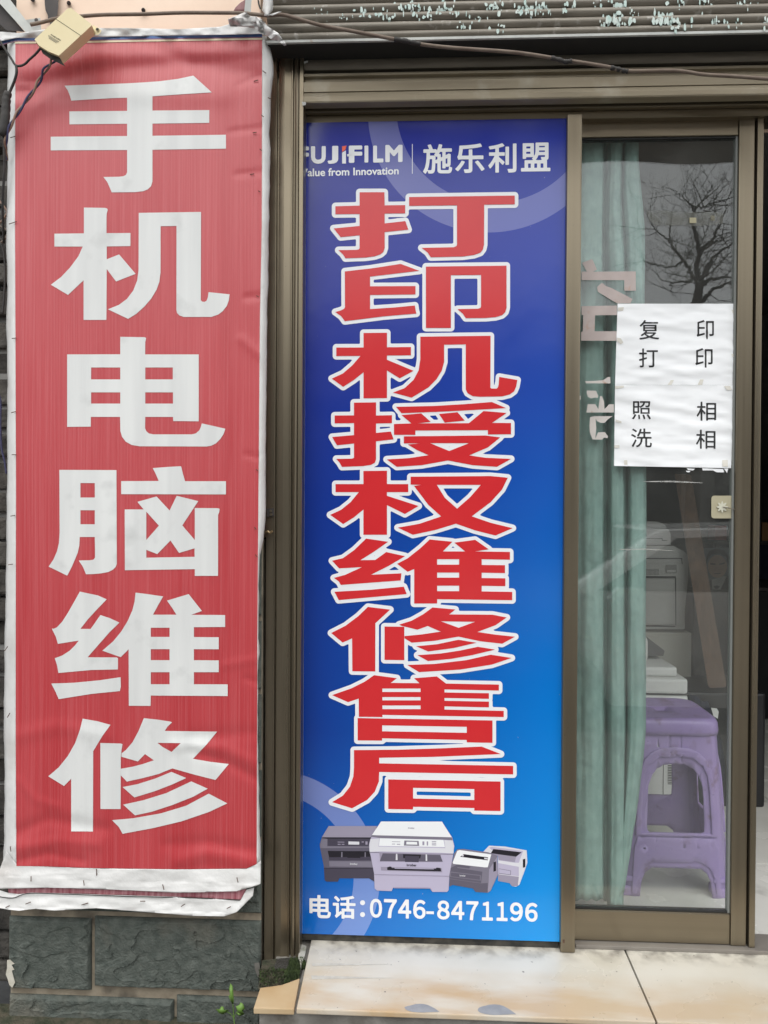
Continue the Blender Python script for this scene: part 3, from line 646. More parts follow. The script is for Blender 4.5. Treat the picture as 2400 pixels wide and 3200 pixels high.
# ------------------------------------------------------------------ red banner with white characters
def banner_red():
    m = bpy.data.materials.new('faded_red_vinyl'); m.use_nodes = True; t = m.node_tree; N = t.nodes; L = t.links; p = N['Principled BSDF']
    tc = N.new('ShaderNodeTexCoord')
    def streak(sc, det, lo, hi):
        mp = N.new('ShaderNodeMapping'); mp.inputs['Scale'].default_value = sc; L.new(tc.outputs['Object'], mp.inputs[0])
        nz = N.new('ShaderNodeTexNoise'); nz.inputs['Scale'].default_value = 1.0; nz.inputs['Detail'].default_value = det; L.new(mp.outputs[0], nz.inputs['Vector'])
        r = N.new('ShaderNodeMapRange'); r.inputs[1].default_value = lo; r.inputs[2].default_value = hi; L.new(nz.outputs['Fac'], r.inputs[0]); return r.outputs[0], nz.outputs['Fac']
    a, _ = streak((260, 1, 2.5), 3, 0.42, 0.75); b, _ = streak((14, 1, 0.7), 4, 0.3, 0.75); c, h = streak((900, 900, 900), 2, 0.45, 0.75)
    m1 = N.new('ShaderNodeMix'); m1.data_type = 'RGBA'; m1.inputs[6].default_value = (0.40, 0.027, 0.034, 1); m1.inputs[7].default_value = (0.46, 0.052, 0.060, 1); L.new(b, m1.inputs[0])
    k = N.new('ShaderNodeMath'); k.operation = 'MULTIPLY'; k.inputs[1].default_value = 0.30; L.new(a, k.inputs[0])
    m2 = N.new('ShaderNodeMix'); m2.data_type = 'RGBA'; m2.inputs[7].default_value = (0.60, 0.17, 0.18, 1); L.new(m1.outputs[2], m2.inputs[6]); L.new(k.outputs[0], m2.inputs[0])
    # paler towards the top: sky sheen mixed into the red
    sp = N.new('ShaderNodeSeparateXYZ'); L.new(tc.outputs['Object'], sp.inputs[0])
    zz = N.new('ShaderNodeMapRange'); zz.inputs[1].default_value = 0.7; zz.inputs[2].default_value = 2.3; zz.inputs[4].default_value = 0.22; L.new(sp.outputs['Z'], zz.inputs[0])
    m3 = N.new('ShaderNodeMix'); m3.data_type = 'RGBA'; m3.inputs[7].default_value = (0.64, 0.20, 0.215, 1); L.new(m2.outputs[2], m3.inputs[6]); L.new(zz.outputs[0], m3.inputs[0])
    L.new(m3.outputs[2], p.inputs['Base Color']); p.inputs['Roughness'].default_value = 0.38; p.inputs['Specular IOR Level'].default_value = 0.55
    bp = N.new('ShaderNodeBump'); bp.inputs['Strength'].default_value = 0.35; bp.inputs['Distance'].default_value = 0.0015
    ad = N.new('ShaderNodeMath'); ad.operation = 'MULTIPLY_ADD'; ad.inputs[1].default_value = 0.35; L.new(h, ad.inputs[0]); L.new(a, ad.inputs[2]); L.new(ad.outputs[0], bp.inputs['Height']); L.new(bp.outputs[0], p.inputs['Normal'])
    return m
def banner_white():
    m = mat('white_vinyl_letter', (0.60, 0.605, 0.595), (0.67, 0.675, 0.66), rough=0.42, scale=1.0, stretch=(22, 1, 1.2), detail=5, bump=0.3, bscale=1.0, bstretch=(260, 1, 3), bdist=0.0012, c3=(0.50, 0.505, 0.495), c3scale=12, c3lo=0.6, c3hi=0.8, spec=0.4)
    return m
M['ban_red'] = banner_red(); M['ban_white'] = banner_white()
YBN = -0.118
RIDGES = [([(60, 285), (300, 222), (560, 196), (800, 232)], -0.0075, 30), ([(60, 215), (330, 176), (800, 160)], 0.006, 32), ([(430, 122), (600, 196), (812, 178)], -0.004, 22),
          ([(60, 330), (400, 292), (700, 300)], 0.004, 34), ([(60, 268), (120, 272)], 0.004, 9), ([(745, 265), (820, 236)], -0.003, 9), ([(720, 412), (815, 400)], -0.003, 9), ([(740, 545), (812, 538)], -0.003, 9),
          ([(60, 2600), (150, 2560), (330, 2590)], -0.006, 20), ([(60, 2650), (180, 2628), (300, 2640)], 0.005, 18), ([(60, 2690), (150, 2668), (260, 2690)], -0.005, 14),
          ([(560, 2690), (650, 2668), (812, 2700)], 0.006, 22), ([(520, 2640), (650, 2632), (800, 2655)], -0.004, 20), ([(590, 2345), (700, 2378), (812, 2440)], -0.005, 16), ([(540, 2330), (700, 2340), (812, 2390)], 0.005, 20),
          ([(60, 2440), (110, 2500), (180, 2520)], 0.003, 12), ([(600, 2300), (812, 2290)], -0.004, 22), ([(60, 2300), (180, 2270), (330, 2300)], 0.004, 24), ([(770, 930), (815, 925)], -0.0035, 10), ([(755, 1060), (812, 1110)], 0.003, 14), ([(770, 1420), (812, 1432)], -0.003, 8), ([(770, 2120), (812, 2135)], -0.004, 10), ([(700, 2080), (812, 2060)], 0.003, 14)]
def seg_d(px, py, a, b):
    dx, dy = b[0]-a[0], b[1]-a[1]; t = max(0.0, min(1.0, ((px-a[0])*dx+(py-a[1])*dy)/(dx*dx+dy*dy)))
    return math.hypot(px-a[0]-dx*t, py-a[1]-dy*t)
def ban_disp(px, py):
    h = 0.0
    if py < 460 or py > 2200 or px > 690:
        for P, A, w_ in RIDGES:
            if abs(P[0][1]-py) > 260: continue
            d = min(seg_d(px, py, P[i], P[i+1]) for i in range(len(P)-1))
            if d < 3*w_: h += 0.6*A*math.exp(-(d/w_)**2)
    h += 0.004*noise.noise(Vector((px*0.004, py*0.0016, 3.1)))+0.0012*noise.noise(Vector((px*0.02, py*0.004, 9.0)))
    # turn of the cloth round the frame batten on the right
    e = 806+(820-806)*(2700-py)/2570.0
    k = max(0.0, (px-(e-62))/62.0); h -= 0.005*k*k
    return h
def ban_at(px, py, off=0.0): return at(px, py, YBN-ban_disp(px, py)-off)
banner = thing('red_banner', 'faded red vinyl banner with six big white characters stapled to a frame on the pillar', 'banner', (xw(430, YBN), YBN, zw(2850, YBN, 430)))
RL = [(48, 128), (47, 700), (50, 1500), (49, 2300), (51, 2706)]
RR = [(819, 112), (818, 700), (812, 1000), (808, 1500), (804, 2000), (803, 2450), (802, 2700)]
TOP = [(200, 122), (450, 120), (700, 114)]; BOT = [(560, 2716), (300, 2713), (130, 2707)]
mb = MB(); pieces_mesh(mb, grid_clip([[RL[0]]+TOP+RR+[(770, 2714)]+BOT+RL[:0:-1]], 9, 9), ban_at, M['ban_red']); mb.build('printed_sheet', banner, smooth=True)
Z6 = 600.0/1659.0
def Zc(ox, oy, loops, s=Z6): return [[(ox+u*s, oy+v*s) for u, v in L] for L in loops]
HAND = [[(170, 132), (700, 112), (850, 104), (1000, 93), (1150, 73), (1283, 45), (1443, 190), (1200, 205), (930, 224), (930, 347), (1421, 343), (1421, 453), (930, 460), (930, 565), (1565, 556), (1565, 676), (930, 686), (930, 960), (918, 1000), (890, 1028), (850, 1044), (780, 1052), (578, 1054), (560, 1010), (540, 965), (507, 921), (640, 919), (680, 914), (702, 902), (711, 880), (711, 688), (51, 691), (51, 573), (711, 567), (711, 461), (213, 466), (212, 354), (711, 350), (711, 236), (560, 241), (400, 251), (229, 261), (215, 215), (197, 170)]]
JI = [[[(338, 79), (520, 82), (538, 87), (544, 100), (535, 130), (533, 170), (533, 300), (740, 299), (740, 412), (535, 415), (535, 526), (642, 484), (785, 652), (616, 718), (535, 610), (532, 1050), (335, 1050), (335, 708), (201, 834), (52, 746), (140, 680), (220, 595), (290, 500), (328, 416), (83, 416), (83, 305), (338, 302)]],
      [[(812, 125), (1350, 117), (1348, 880), (1360, 892), (1380, 894), (1397, 885), (1408, 860), (1415, 810), (1597, 829), (1590, 880), (1572, 930), (1540, 972), (1500, 1003), (1440, 1024), (1200, 1024), (1165, 1012), (1142, 990), (1137, 960), (1138, 238), (1001, 240), (1000, 640), (990, 720), (965, 790), (920, 865), (860, 935), (790, 998), (720, 1041), (545, 958), (640, 920), (710, 868), (765, 795), (798, 710), (810, 620)]]]
DIAN = [[[(652, 90), (860, 93), (876, 100), (868, 135), (867, 242), (1330, 242), (1330, 820), (1110, 818), (1108, 782), (868, 782), (866, 880), (878, 906), (900, 925), (940, 933), (1270, 933), (1305, 924), (1335, 898), (1348, 870), (1356, 838), (1560, 884), (1545, 930), (1515, 975), (1480, 1010), (1440, 1030), (1400, 1038), (820, 1036), (750, 1024), (700, 996), (668, 955), (653, 905), (650, 782), (398, 782), (397, 866), (193, 868), (193, 242), (652, 241)],
         rc(400, 355, 652, 458), rc(868, 355, 1106, 458), rc(400, 570, 652, 667), rc(868, 570, 1108, 667)]]
NAO = [[[(126, 106), (619, 108), (622, 920), (612, 945), (590, 968), (550, 988), (490, 1000), (420, 1006), (356, 1008), (330, 945), (293, 889), (390, 887), (420, 882), (434, 864), (432, 686), (302, 686), (298, 760), (285, 820), (265, 870), (235, 940), (194, 1020), (33, 942), (75, 880), (105, 810), (122, 740), (128, 650)], rc(308, 220, 432, 345), rc(308, 455, 432, 576)],
       [[(933, 91), (1070, 80), (1165, 75), (1178, 76), (1192, 135), (1212, 204), (1565, 204), (1565, 318), (660, 316), (660, 203), (984, 202), (958, 140)]],
       [[(690, 448), (854, 448), (800, 382), (966, 336), (1078, 457), (1140, 330), (1326, 376), (1188, 586), (1296, 712), (1296, 436), (1490, 437), (1510, 442), (1508, 470), (1497, 495), (1497, 1022), (1296, 1022), (1296, 964), (692, 973)], [(877, 467), (986, 588), (877, 712)], [(877, 797), (972, 834), (1086, 716), (1160, 824), (1294, 784), (1294, 857), (877, 865)]]]
WEI = [[[(303, 79), (360, 92), (460, 113), (535, 146), (440, 245), (370, 322), (307, 402), (396, 402), (440, 340), (480, 282), (560, 308), (645, 347), (560, 430), (450, 555), (370, 647), (480, 648), (620, 648), (632, 654), (632, 752), (400, 757), (118, 783), (105, 715), (86, 655), (150, 632), (215, 590), (260, 545), (293, 503), (113, 531), (95, 470), (60, 399), (78, 400), (105, 388), (150, 340), (200, 262), (255, 165)]],
       [[(56, 874), (250, 867), (470, 846), (655, 819), (657, 900), (649, 939), (400, 964), (120, 1009), (90, 940)]],
       [[(784, 88), (900, 103), (1023, 121), (980, 195), (935, 279), (1137, 279), (1100, 220), (1056, 157), (1243, 101), (1358, 247), (1265, 280), (1558, 282), (1558, 385), (1288, 387), (1288, 472), (1503, 474), (1503, 578), (1288, 577), (1288, 672), (1503, 674), (1503, 776), (1288, 776), (1288, 880), (1580, 881), (1580, 982), (916, 978), (914, 1067), (726, 1066), (724, 578), (656, 646), (497, 590), (590, 510), (660, 425), (715, 335), (755, 245), (776, 165)], rc(916, 392, 1078, 471), rc(916, 577, 1078, 672), rc(916, 776, 1078, 880)]]
XIU = [[[(327, 99), (450, 120), (568, 152), (500, 245), (418, 380), (416, 1074), (228, 1073), (228, 618), (166, 681), (30, 597), (120, 520), (200, 420), (262, 310), (305, 190)]],
       [[(480, 309), (655, 314), (672, 319), (663, 365), (657, 430), (655, 880), (481, 880)]],
       [[(856, 95), (980, 108), (1088, 125), (1099, 131), (1060, 168), (1037, 205), (1489, 211), (1400, 320), (1280, 446), (1430, 472), (1590, 491), (1475, 629), (1290, 582), (1103, 529), (980, 578), (850, 612), (708, 643), (690, 622), (657, 590), (657, 532), (760, 514), (850, 490), (943, 459), (866, 405), (804, 469), (662, 428), (664, 398), (700, 370), (760, 300), (810, 205)], [(973, 308), (1175, 310), (1095, 386), (1020, 345)]],
       [[(672, 690), (800, 665), (950, 618), (1094, 559), (1222, 612), (1100, 668), (950, 726), (774, 780)]], [[(677, 842), (850, 804), (1050, 742), (1265, 641), (1408, 704), (1280, 775), (1100, 846), (930, 902), (780, 935)]], [[(581, 976), (760, 960), (1000, 918), (1220, 852), (1416, 747), (1577, 831), (1420, 905), (1180, 987), (930, 1046), (672, 1094), (640, 1035)]]]
for oy, polys in ((220, [HAND]), (620, JI), (1020, DIAN), (1430, NAO), (1820, WEI), (2210, XIU)):
    mb = MB()
    for pi_, L in enumerate(polys):
        pieces_mesh(mb, grid_clip(Zc(140, oy, L), 9, 9), lambda u, v: ban_at(u, v, 0.0007+0.00008*pi_), M['ban_white'])
    mb.build('character', banner, smooth=True)
# printed colour lines along the top hem
M['hem_blue'] = mat('blue_print_line', (0.045, 0.09, 0.24), (0.06, 0.13, 0.33), rough=0.45, scale=20); M['hem_yel'] = mat('pale_yellow_line', (0.66, 0.55, 0.38), rough=0.5)
def lerp_line(P, x):
    for i in range(len(P)-1):
        if P[i][0] <= x <= P[i+1][0]:
            t = (x-P[i][0])/(P[i+1][0]-P[i][0]); return P[i][1]+(P[i+1][1]-P[i][1])*t
    return P[-1][1] if x > P[-1][0] else P[0][1]
HT = [(0, 130), (48, 118), (200, 117), (450, 112), (700, 108), (822, 106)]
def hem(off0, off1, m, x0=0, x1=822, o=0.0012):
    mb = MB(); V = []; F = []; k = 0
    xs = list(range(x0, x1+1, 9))
    for x in xs:
        y = lerp_line(HT, x); V += [ban_at(x, y+off0, o), ban_at(x, y+off1, o)]
    for i in range(len(xs)-1): F.append((2*i, 2*i+1, 2*i+3, 2*i+2))
    return mb.add(V, F, m)
hem(0, 9, M['hem_blue']).build('hem_stripe', banner, True); hem(9.2, 12, mat('purple_print_line', (0.25, 0.10, 0.16), rough=0.5)).build('hem_stripe', banner, True); hem(12.2, 18, M['hem_yel'], 46).build('hem_stripe', banner, True)
# white margins: left strip, right strip (turned back, ragged edge), top flap, two hems at the foot
def margin(inner, outer, fold, name, m=M['white_cloth'], ny=110, nx=5, wob=0.0):
    y0, y1 = inner[0][1], inner[-1][1]; V = []; F = []
    for j in range(ny+1):
        y = y0+(y1-y0)*j/ny
        xi = lerp_line([(p[1], p[0]) for p in inner], y); xo = lerp_line([(p[1], p[0]) for p in outer], y)+wob*noise.noise(Vector((y*0.021, 2.2, xi*.01)))
        for i in range(nx+1):
            t = i/nx; x = xi+(xo-xi)*t
            base = ban_disp(xi, y)
            h = base*(1-t)+0.003*t*noise.noise(Vector((x*0.03, y*0.012, 5)))
            V.append(at(x, y, YBN-h+fold*t*t))
    for j in range(ny):
        for i in range(nx):
            a_ = j*(nx+1)+i; F.append((a_, a_+1, a_+nx+2, a_+nx+1))
    o = MB().add(V, F, m).build(name, banner, True)
    sm = o.modifiers.new('thick', 'SOLIDIFY'); sm.thickness = 0.0008; return o
margin([(x, y) for x, y in [(48, 128), (47, 700), (50, 1500), (49, 2300), (51, 2706)]], [(24, 128), (24, 300), (22, 600), (20, 760), (24, 900), (19, 1020), (23, 1200), (22, 1480), (19, 1760), (14, 1980), (12, 2280), (15, 2480), (10, 2706)], 0.03, 'margin', wob=2.5)
margin([(819, 112), (818, 700), (812, 1000), (808, 1500), (804, 2000), (803, 2450), (802, 2700)], [(834, 112), (846, 150), (853, 178), (854, 230), (848, 300), (846, 360), (840, 420), (846, 470), (843, 560), (841, 700), (838, 860), (835, 1000), (833, 1200), (831, 1450), (830, 1600), (824, 1690), (812, 1730), (809, 1780), (810, 1850), (808, 2000), (812, 2040), (807, 2075), (806, 2300), (808, 2400), (812, 2560), (814, 2620), (816, 2700)], 0.024, 'margin', wob=3)
def sheet(outl, fn, name, m, parent=banner, th=0.0008, g=9):
    mb = MB(); pieces_mesh(mb, grid_clip([outl], g, g), fn, m); o = mb.build(name, parent, True)
    sm = o.modifiers.new('thick', 'SOLIDIFY'); sm.thickness = th; return o
def crumple(base, amp, f, seed):
    return lambda u, v: at(u, v, YBN+base-amp*(noise.fractal(Vector((u*f, v*f*1.4, seed)), 1.0, 2.0, 3)))
sheet([(-20, 98), (60, 104), (140, 92), (240, 88), (400, 88), (560, 92), (690, 84), (760, 62), (800, 60), (822, 85), (824, 106), (700, 109), (450, 113), (200, 118), (48, 119), (-20, 134)], crumple(-0.006, 0.012, 0.012, 1.0), 'top_flap', M['white_cloth'])
sheet([(712, 60), (735, 50), (770, 36), (778, 50), (802, 52), (822, 75), (822, 95), (770, 84), (718, 82)], crumple(-0.03, 0.03, 0.03, 4.0), 'torn_flap', M['white_cloth'])
sheet([(798, 52), (815, 58), (838, 84), (870, 104), (895, 140), (888, 143), (872, 130), (848, 124), (835, 112), (820, 108), (808, 100)], crumple(-0.04, 0.03, 0.03, 8.0), 'torn_flap', M['white_cloth'])
def hem_fn(y_top, y_bot, d0, d1, seed, amp):
    return lambda u, v: at(u, v, YBN+d0+(d1-d0)*max(0, min(1, (v-y_top)/(y_bot-y_top)))-amp*noise.fractal(Vector((u*0.012, v*0.03, seed)), 1.0, 2.0, 3)-0.4*ban_disp(u, min(v, 2700)))
sheet([(20, 2662), (51, 2700), (51, 2707), (130, 2708), (300, 2714), (560, 2717), (770, 2715), (802, 2701), (815, 2690), (814, 2762), (800, 2768), (740, 2785), (640, 2788), (560, 2790), (330, 2779), (150, 2774), (0, 2778), (-10, 2740)], hem_fn(2710, 2790, 0.0, -0.010, 2.0, 0.0028), 'bottom_margin', M['white_cloth'])
M['hem_red'] = mat('red_print_on_fold', (0.33, 0.075, 0.10), (0.52, 0.26, 0.28), rough=0.5, scale=1, stretch=(120, 1, 6))
sheet([(25, 2777), (150, 2773), (560, 2788), (770, 2779), (752, 2812), (560, 2803), (300, 2795), (120, 2791), (28, 2798)], hem_fn(2770, 2810, 0.010, 0.004, 3.0, 0.003), 'folded_print', M['hem_red'])
sheet([(-20, 2776), (25, 2790), (60, 2794), (100, 2789), (300, 2795), (560, 2803), (752, 2813), (770, 2780), (794, 2774), (790, 2800), (740, 2850), (700, 2864), (600, 2862), (480, 2852), (300, 2838), (170, 2846), (110, 2840), (60, 2846), (22, 2842), (-20, 2834)], hem_fn(2780, 2860, 0.004, -0.012, 5.0, 0.005), 'bottom_hem', M['white_cloth'])
MB().tube(catmull([at(x, y, YBN-0.004) for x, y in ((-10, 2801), (40, 2806), (90, 2792), (200, 2794), (400, 2801), (600, 2806), (750, 2813))], 8), 0.0011, M['cable_black'], 5).build('hem_wire', banner)
# staples
ST = [(40, 428, 8, -2), (40, 696, 12, -4), (44, 1057, 7, -1), (42, 1288, 7, -2), (44, 1421, 7, 0), (40, 1612, 7, -1), (33, 1764, 7, -1), (19, 2027, 5, -7), (27, 2235, 4, -7), (826, 225, 5, 4), (842, 307, 5, 2), (820, 362, 4, 3), (815, 468, 3, 3), (810, 598, 3, 2), (800, 252, 7, -2), (796, 414, 6, -1), (788, 544, 6, -1), (803, 1469, 3, 2), (798, 1651, 3, 4), (801, 1737, 3, 4), (805, 926, 4, 2), (33, 2653, 1, 8), (97, 2746, 0, 8), (262, 2759, 1, 8), (510, 2772, 2, 8), (742, 2750, 2, 8), (302, 2726, 0, 10), (88, 2822, 8, -3), (265, 2825, 10, -3), (446, 2816, 8, 0), (572, 2829, 6, -4), (715, 2836, 6, -3), (24, 2833, 6, -3)]
for x, y, dx, dy in ST:
    yy = YBN-ban_disp(min(max(x, 50), 800), min(max(y, 130), 2700))-0.0035-(0.008 if y > 2740 else 0)
    MB().tube([at(x-dx, y-dy, yy), at(x+dx, y+dy, yy)], 0.0011, M['rust'], 5).build('staple', banner)

# ------------------------------------------------------------------ blue shop sign
def sign_blue():
    m = bpy.data.materials.new('blue_gradient_print'); m.use_nodes = True; t = m.node_tree; N = t.nodes; L = t.links; p = N['Principled BSDF']
    tc = N.new('ShaderNodeTexCoord'); sp = N.new('ShaderNodeSeparateXYZ'); L.new(tc.outputs['Object'], sp.inputs[0])
    z_b, z_t = zw(2929, 0, 1345), zw(380, 0, 1345); x_l, x_r = xw(945, 0), xw(1757, 0)
    v = N.new('ShaderNodeMapRange'); v.inputs[1].default_value = z_t; v.inputs[2].default_value = z_b; L.new(sp.outputs['Z'], v.inputs[0])
    u = N.new('ShaderNodeMapRange'); u.inputs[1].default_value = x_l; u.inputs[2].default_value = x_r; L.new(sp.outputs['X'], u.inputs[0])
    def ramp(stops):
        r = N.new('ShaderNodeValToRGB'); e = r.color_ramp.elements
        while len(e) < len(stops): e.new(0.5)
        for k, (pos, c) in enumerate(stops): e[k].position = pos; e[k].color = srgb(*c)
        L.new(v.outputs[0], r.inputs[0]); return r.outputs[0]
    left = ramp([(0.0, (24, 36, 136)), (0.15, (26, 38, 138)), (0.40, (20, 46, 136)), (0.60, (12, 50, 136)), (0.75, (6, 52, 138)), (0.85, (6, 72, 158)), (1.0, (10, 96, 182))])
    right = ramp([(0.0, (28, 46, 146)), (0.15, (36, 60, 160)), (0.33, (30, 72, 166)), (0.5, (8, 90, 180)), (0.68, (0, 112, 198)), (0.85, (0, 130, 212)), (1.0, (14, 146, 222))])
    cu = N.new('ShaderNodeMath'); cu.operation = 'POWER'; cu.inputs[1].default_value = 1.35; L.new(u.outputs[0], cu.inputs[0])
    mx_ = N.new('ShaderNodeMix'); mx_.data_type = 'RGBA'; L.new(cu.outputs[0], mx_.inputs[0]); L.new(left, mx_.inputs[6]); L.new(right, mx_.inputs[7]); col = mx_.outputs[2]
    S = (0-CAM.y)/FPX
    def circ(cx, cy, r, op):
        c = at(cx, cy, 0); d = N.new('ShaderNodeVectorMath'); d.operation = 'DISTANCE'; d.inputs[1].default_value = (c.x, 0, c.z)
        fl = N.new('ShaderNodeCombineXYZ'); L.new(sp.outputs['X'], fl.inputs[0]); L.new(sp.outputs['Z'], fl.inputs[2]); L.new(fl.outputs[0], d.inputs[0])
        k = N.new('ShaderNodeMath'); k.operation = op; k.inputs[1].default_value = r*S; L.new(d.outputs['Value'], k.inputs[0]); return k.outputs[0]
    for (a, b, fac) in (((1533, 341, 380), (1546, 325, 305), 0.20), ((850, 2742, 341), (843, 2741, 266), 0.24)):
        k = N.new('ShaderNodeMath'); k.operation = 'MULTIPLY'; L.new(circ(*a, 'LESS_THAN'), k.inputs[0]); L.new(circ(*b, 'GREATER_THAN'), k.inputs[1])
        k2 = N.new('ShaderNodeMath'); k2.operation = 'MULTIPLY'; k2.inputs[1].default_value = fac; L.new(k.outputs[0], k2.inputs[0])
        q_ = N.new('ShaderNodeMix'); q_.data_type = 'RGBA'; q_.inputs[7].default_value = (0.62, 0.64, 0.86, 1); L.new(k2.outputs[0], q_.inputs[0]); L.new(col, q_.inputs[6]); col = q_.outputs[2]
    n9 = N.new('ShaderNodeTexNoise'); n9.inputs['Scale'].default_value = 95; n9.inputs['Detail'].default_value = 2; L.new(tc.outputs['Object'], n9.inputs['Vector'])
    r9 = N.new('ShaderNodeMapRange'); r9.inputs[1].default_value = 0.755; r9.inputs[2].default_value = 0.775; r9.inputs[4].default_value = 0.5; L.new(n9.outputs['Fac'], r9.inputs[0])
    m9 = N.new('ShaderNodeMix'); m9.data_type = 'RGBA'; m9.inputs[7].default_value = (0.3, 0.32, 0.34, 1); L.new(r9.outputs[0], m9.inputs[0]); L.new(col, m9.inputs[6])
    L.new(m9.outputs[2], p.inputs['Base Color']); p.inputs['Specular IOR Level'].default_value = 0.5
    n8 = N.new('ShaderNodeTexNoise'); n8.inputs['Scale'].default_value = 5; n8.inputs['Detail'].default_value = 8; L.new(tc.outputs['Object'], n8.inputs['Vector'])
    r8 = N.new('ShaderNodeMapRange'); r8.inputs[1].default_value = 0.3; r8.inputs[2].default_value = 0.7; r8.inputs[3].default_value = 0.14; r8.inputs[4].default_value = 0.26; L.new(n8.outputs['Fac'], r8.inputs[0]); L.new(r8.outputs[0], p.inputs['Roughness'])
    n7 = N.new('ShaderNodeTexNoise'); n7.inputs['Scale'].default_value = 6; n7.inputs['Detail'].default_value = 3; L.new(tc.outputs['Object'], n7.inputs['Vector'])
    bp = N.new('ShaderNodeBump'); bp.inputs['Strength'].default_value = 0.25; bp.inputs['Distance'].default_value = 0.004; L.new(n7.outputs['Fac'], bp.inputs['Height']); L.new(bp.outputs[0], p.inputs['Normal'])
    return m
M['sign_blue'] = sign_blue()
M['sign_white'] = mat('white_print', (0.76, 0.77, 0.79), rough=0.2, spec=0.55)
M['sign_red'] = mat('red_letter_print', (0.57, 0.022, 0.028), (0.59, 0.026, 0.03), rough=0.2, spec=0.55)
sign = thing('blue_sign', 'tall glossy blue shop sign with nine red characters, four pictured printers and a phone number', 'sign', (xw(1350, 0), 0.0, zw(2929, 0, 1345)))
zb_, zt_ = zw(2930, 0, 1345), zw(377, 0.0, 1345)
MB().box(xw(905, 0), xw(1763, 0), 0.0, 0.0035, zb_, zt_, M['sign_blue']).build('panel', sign)
MB().box(xw(947.0, -0.004), xw(950.5, -0.004), -0.004, -0.0005, zb_+0.004, zw(340, 0), M['white_trim']).build('edge_trim', sign)
ZB = 660.0/1659.0
def I(b, h=()): return [b]+list(h)
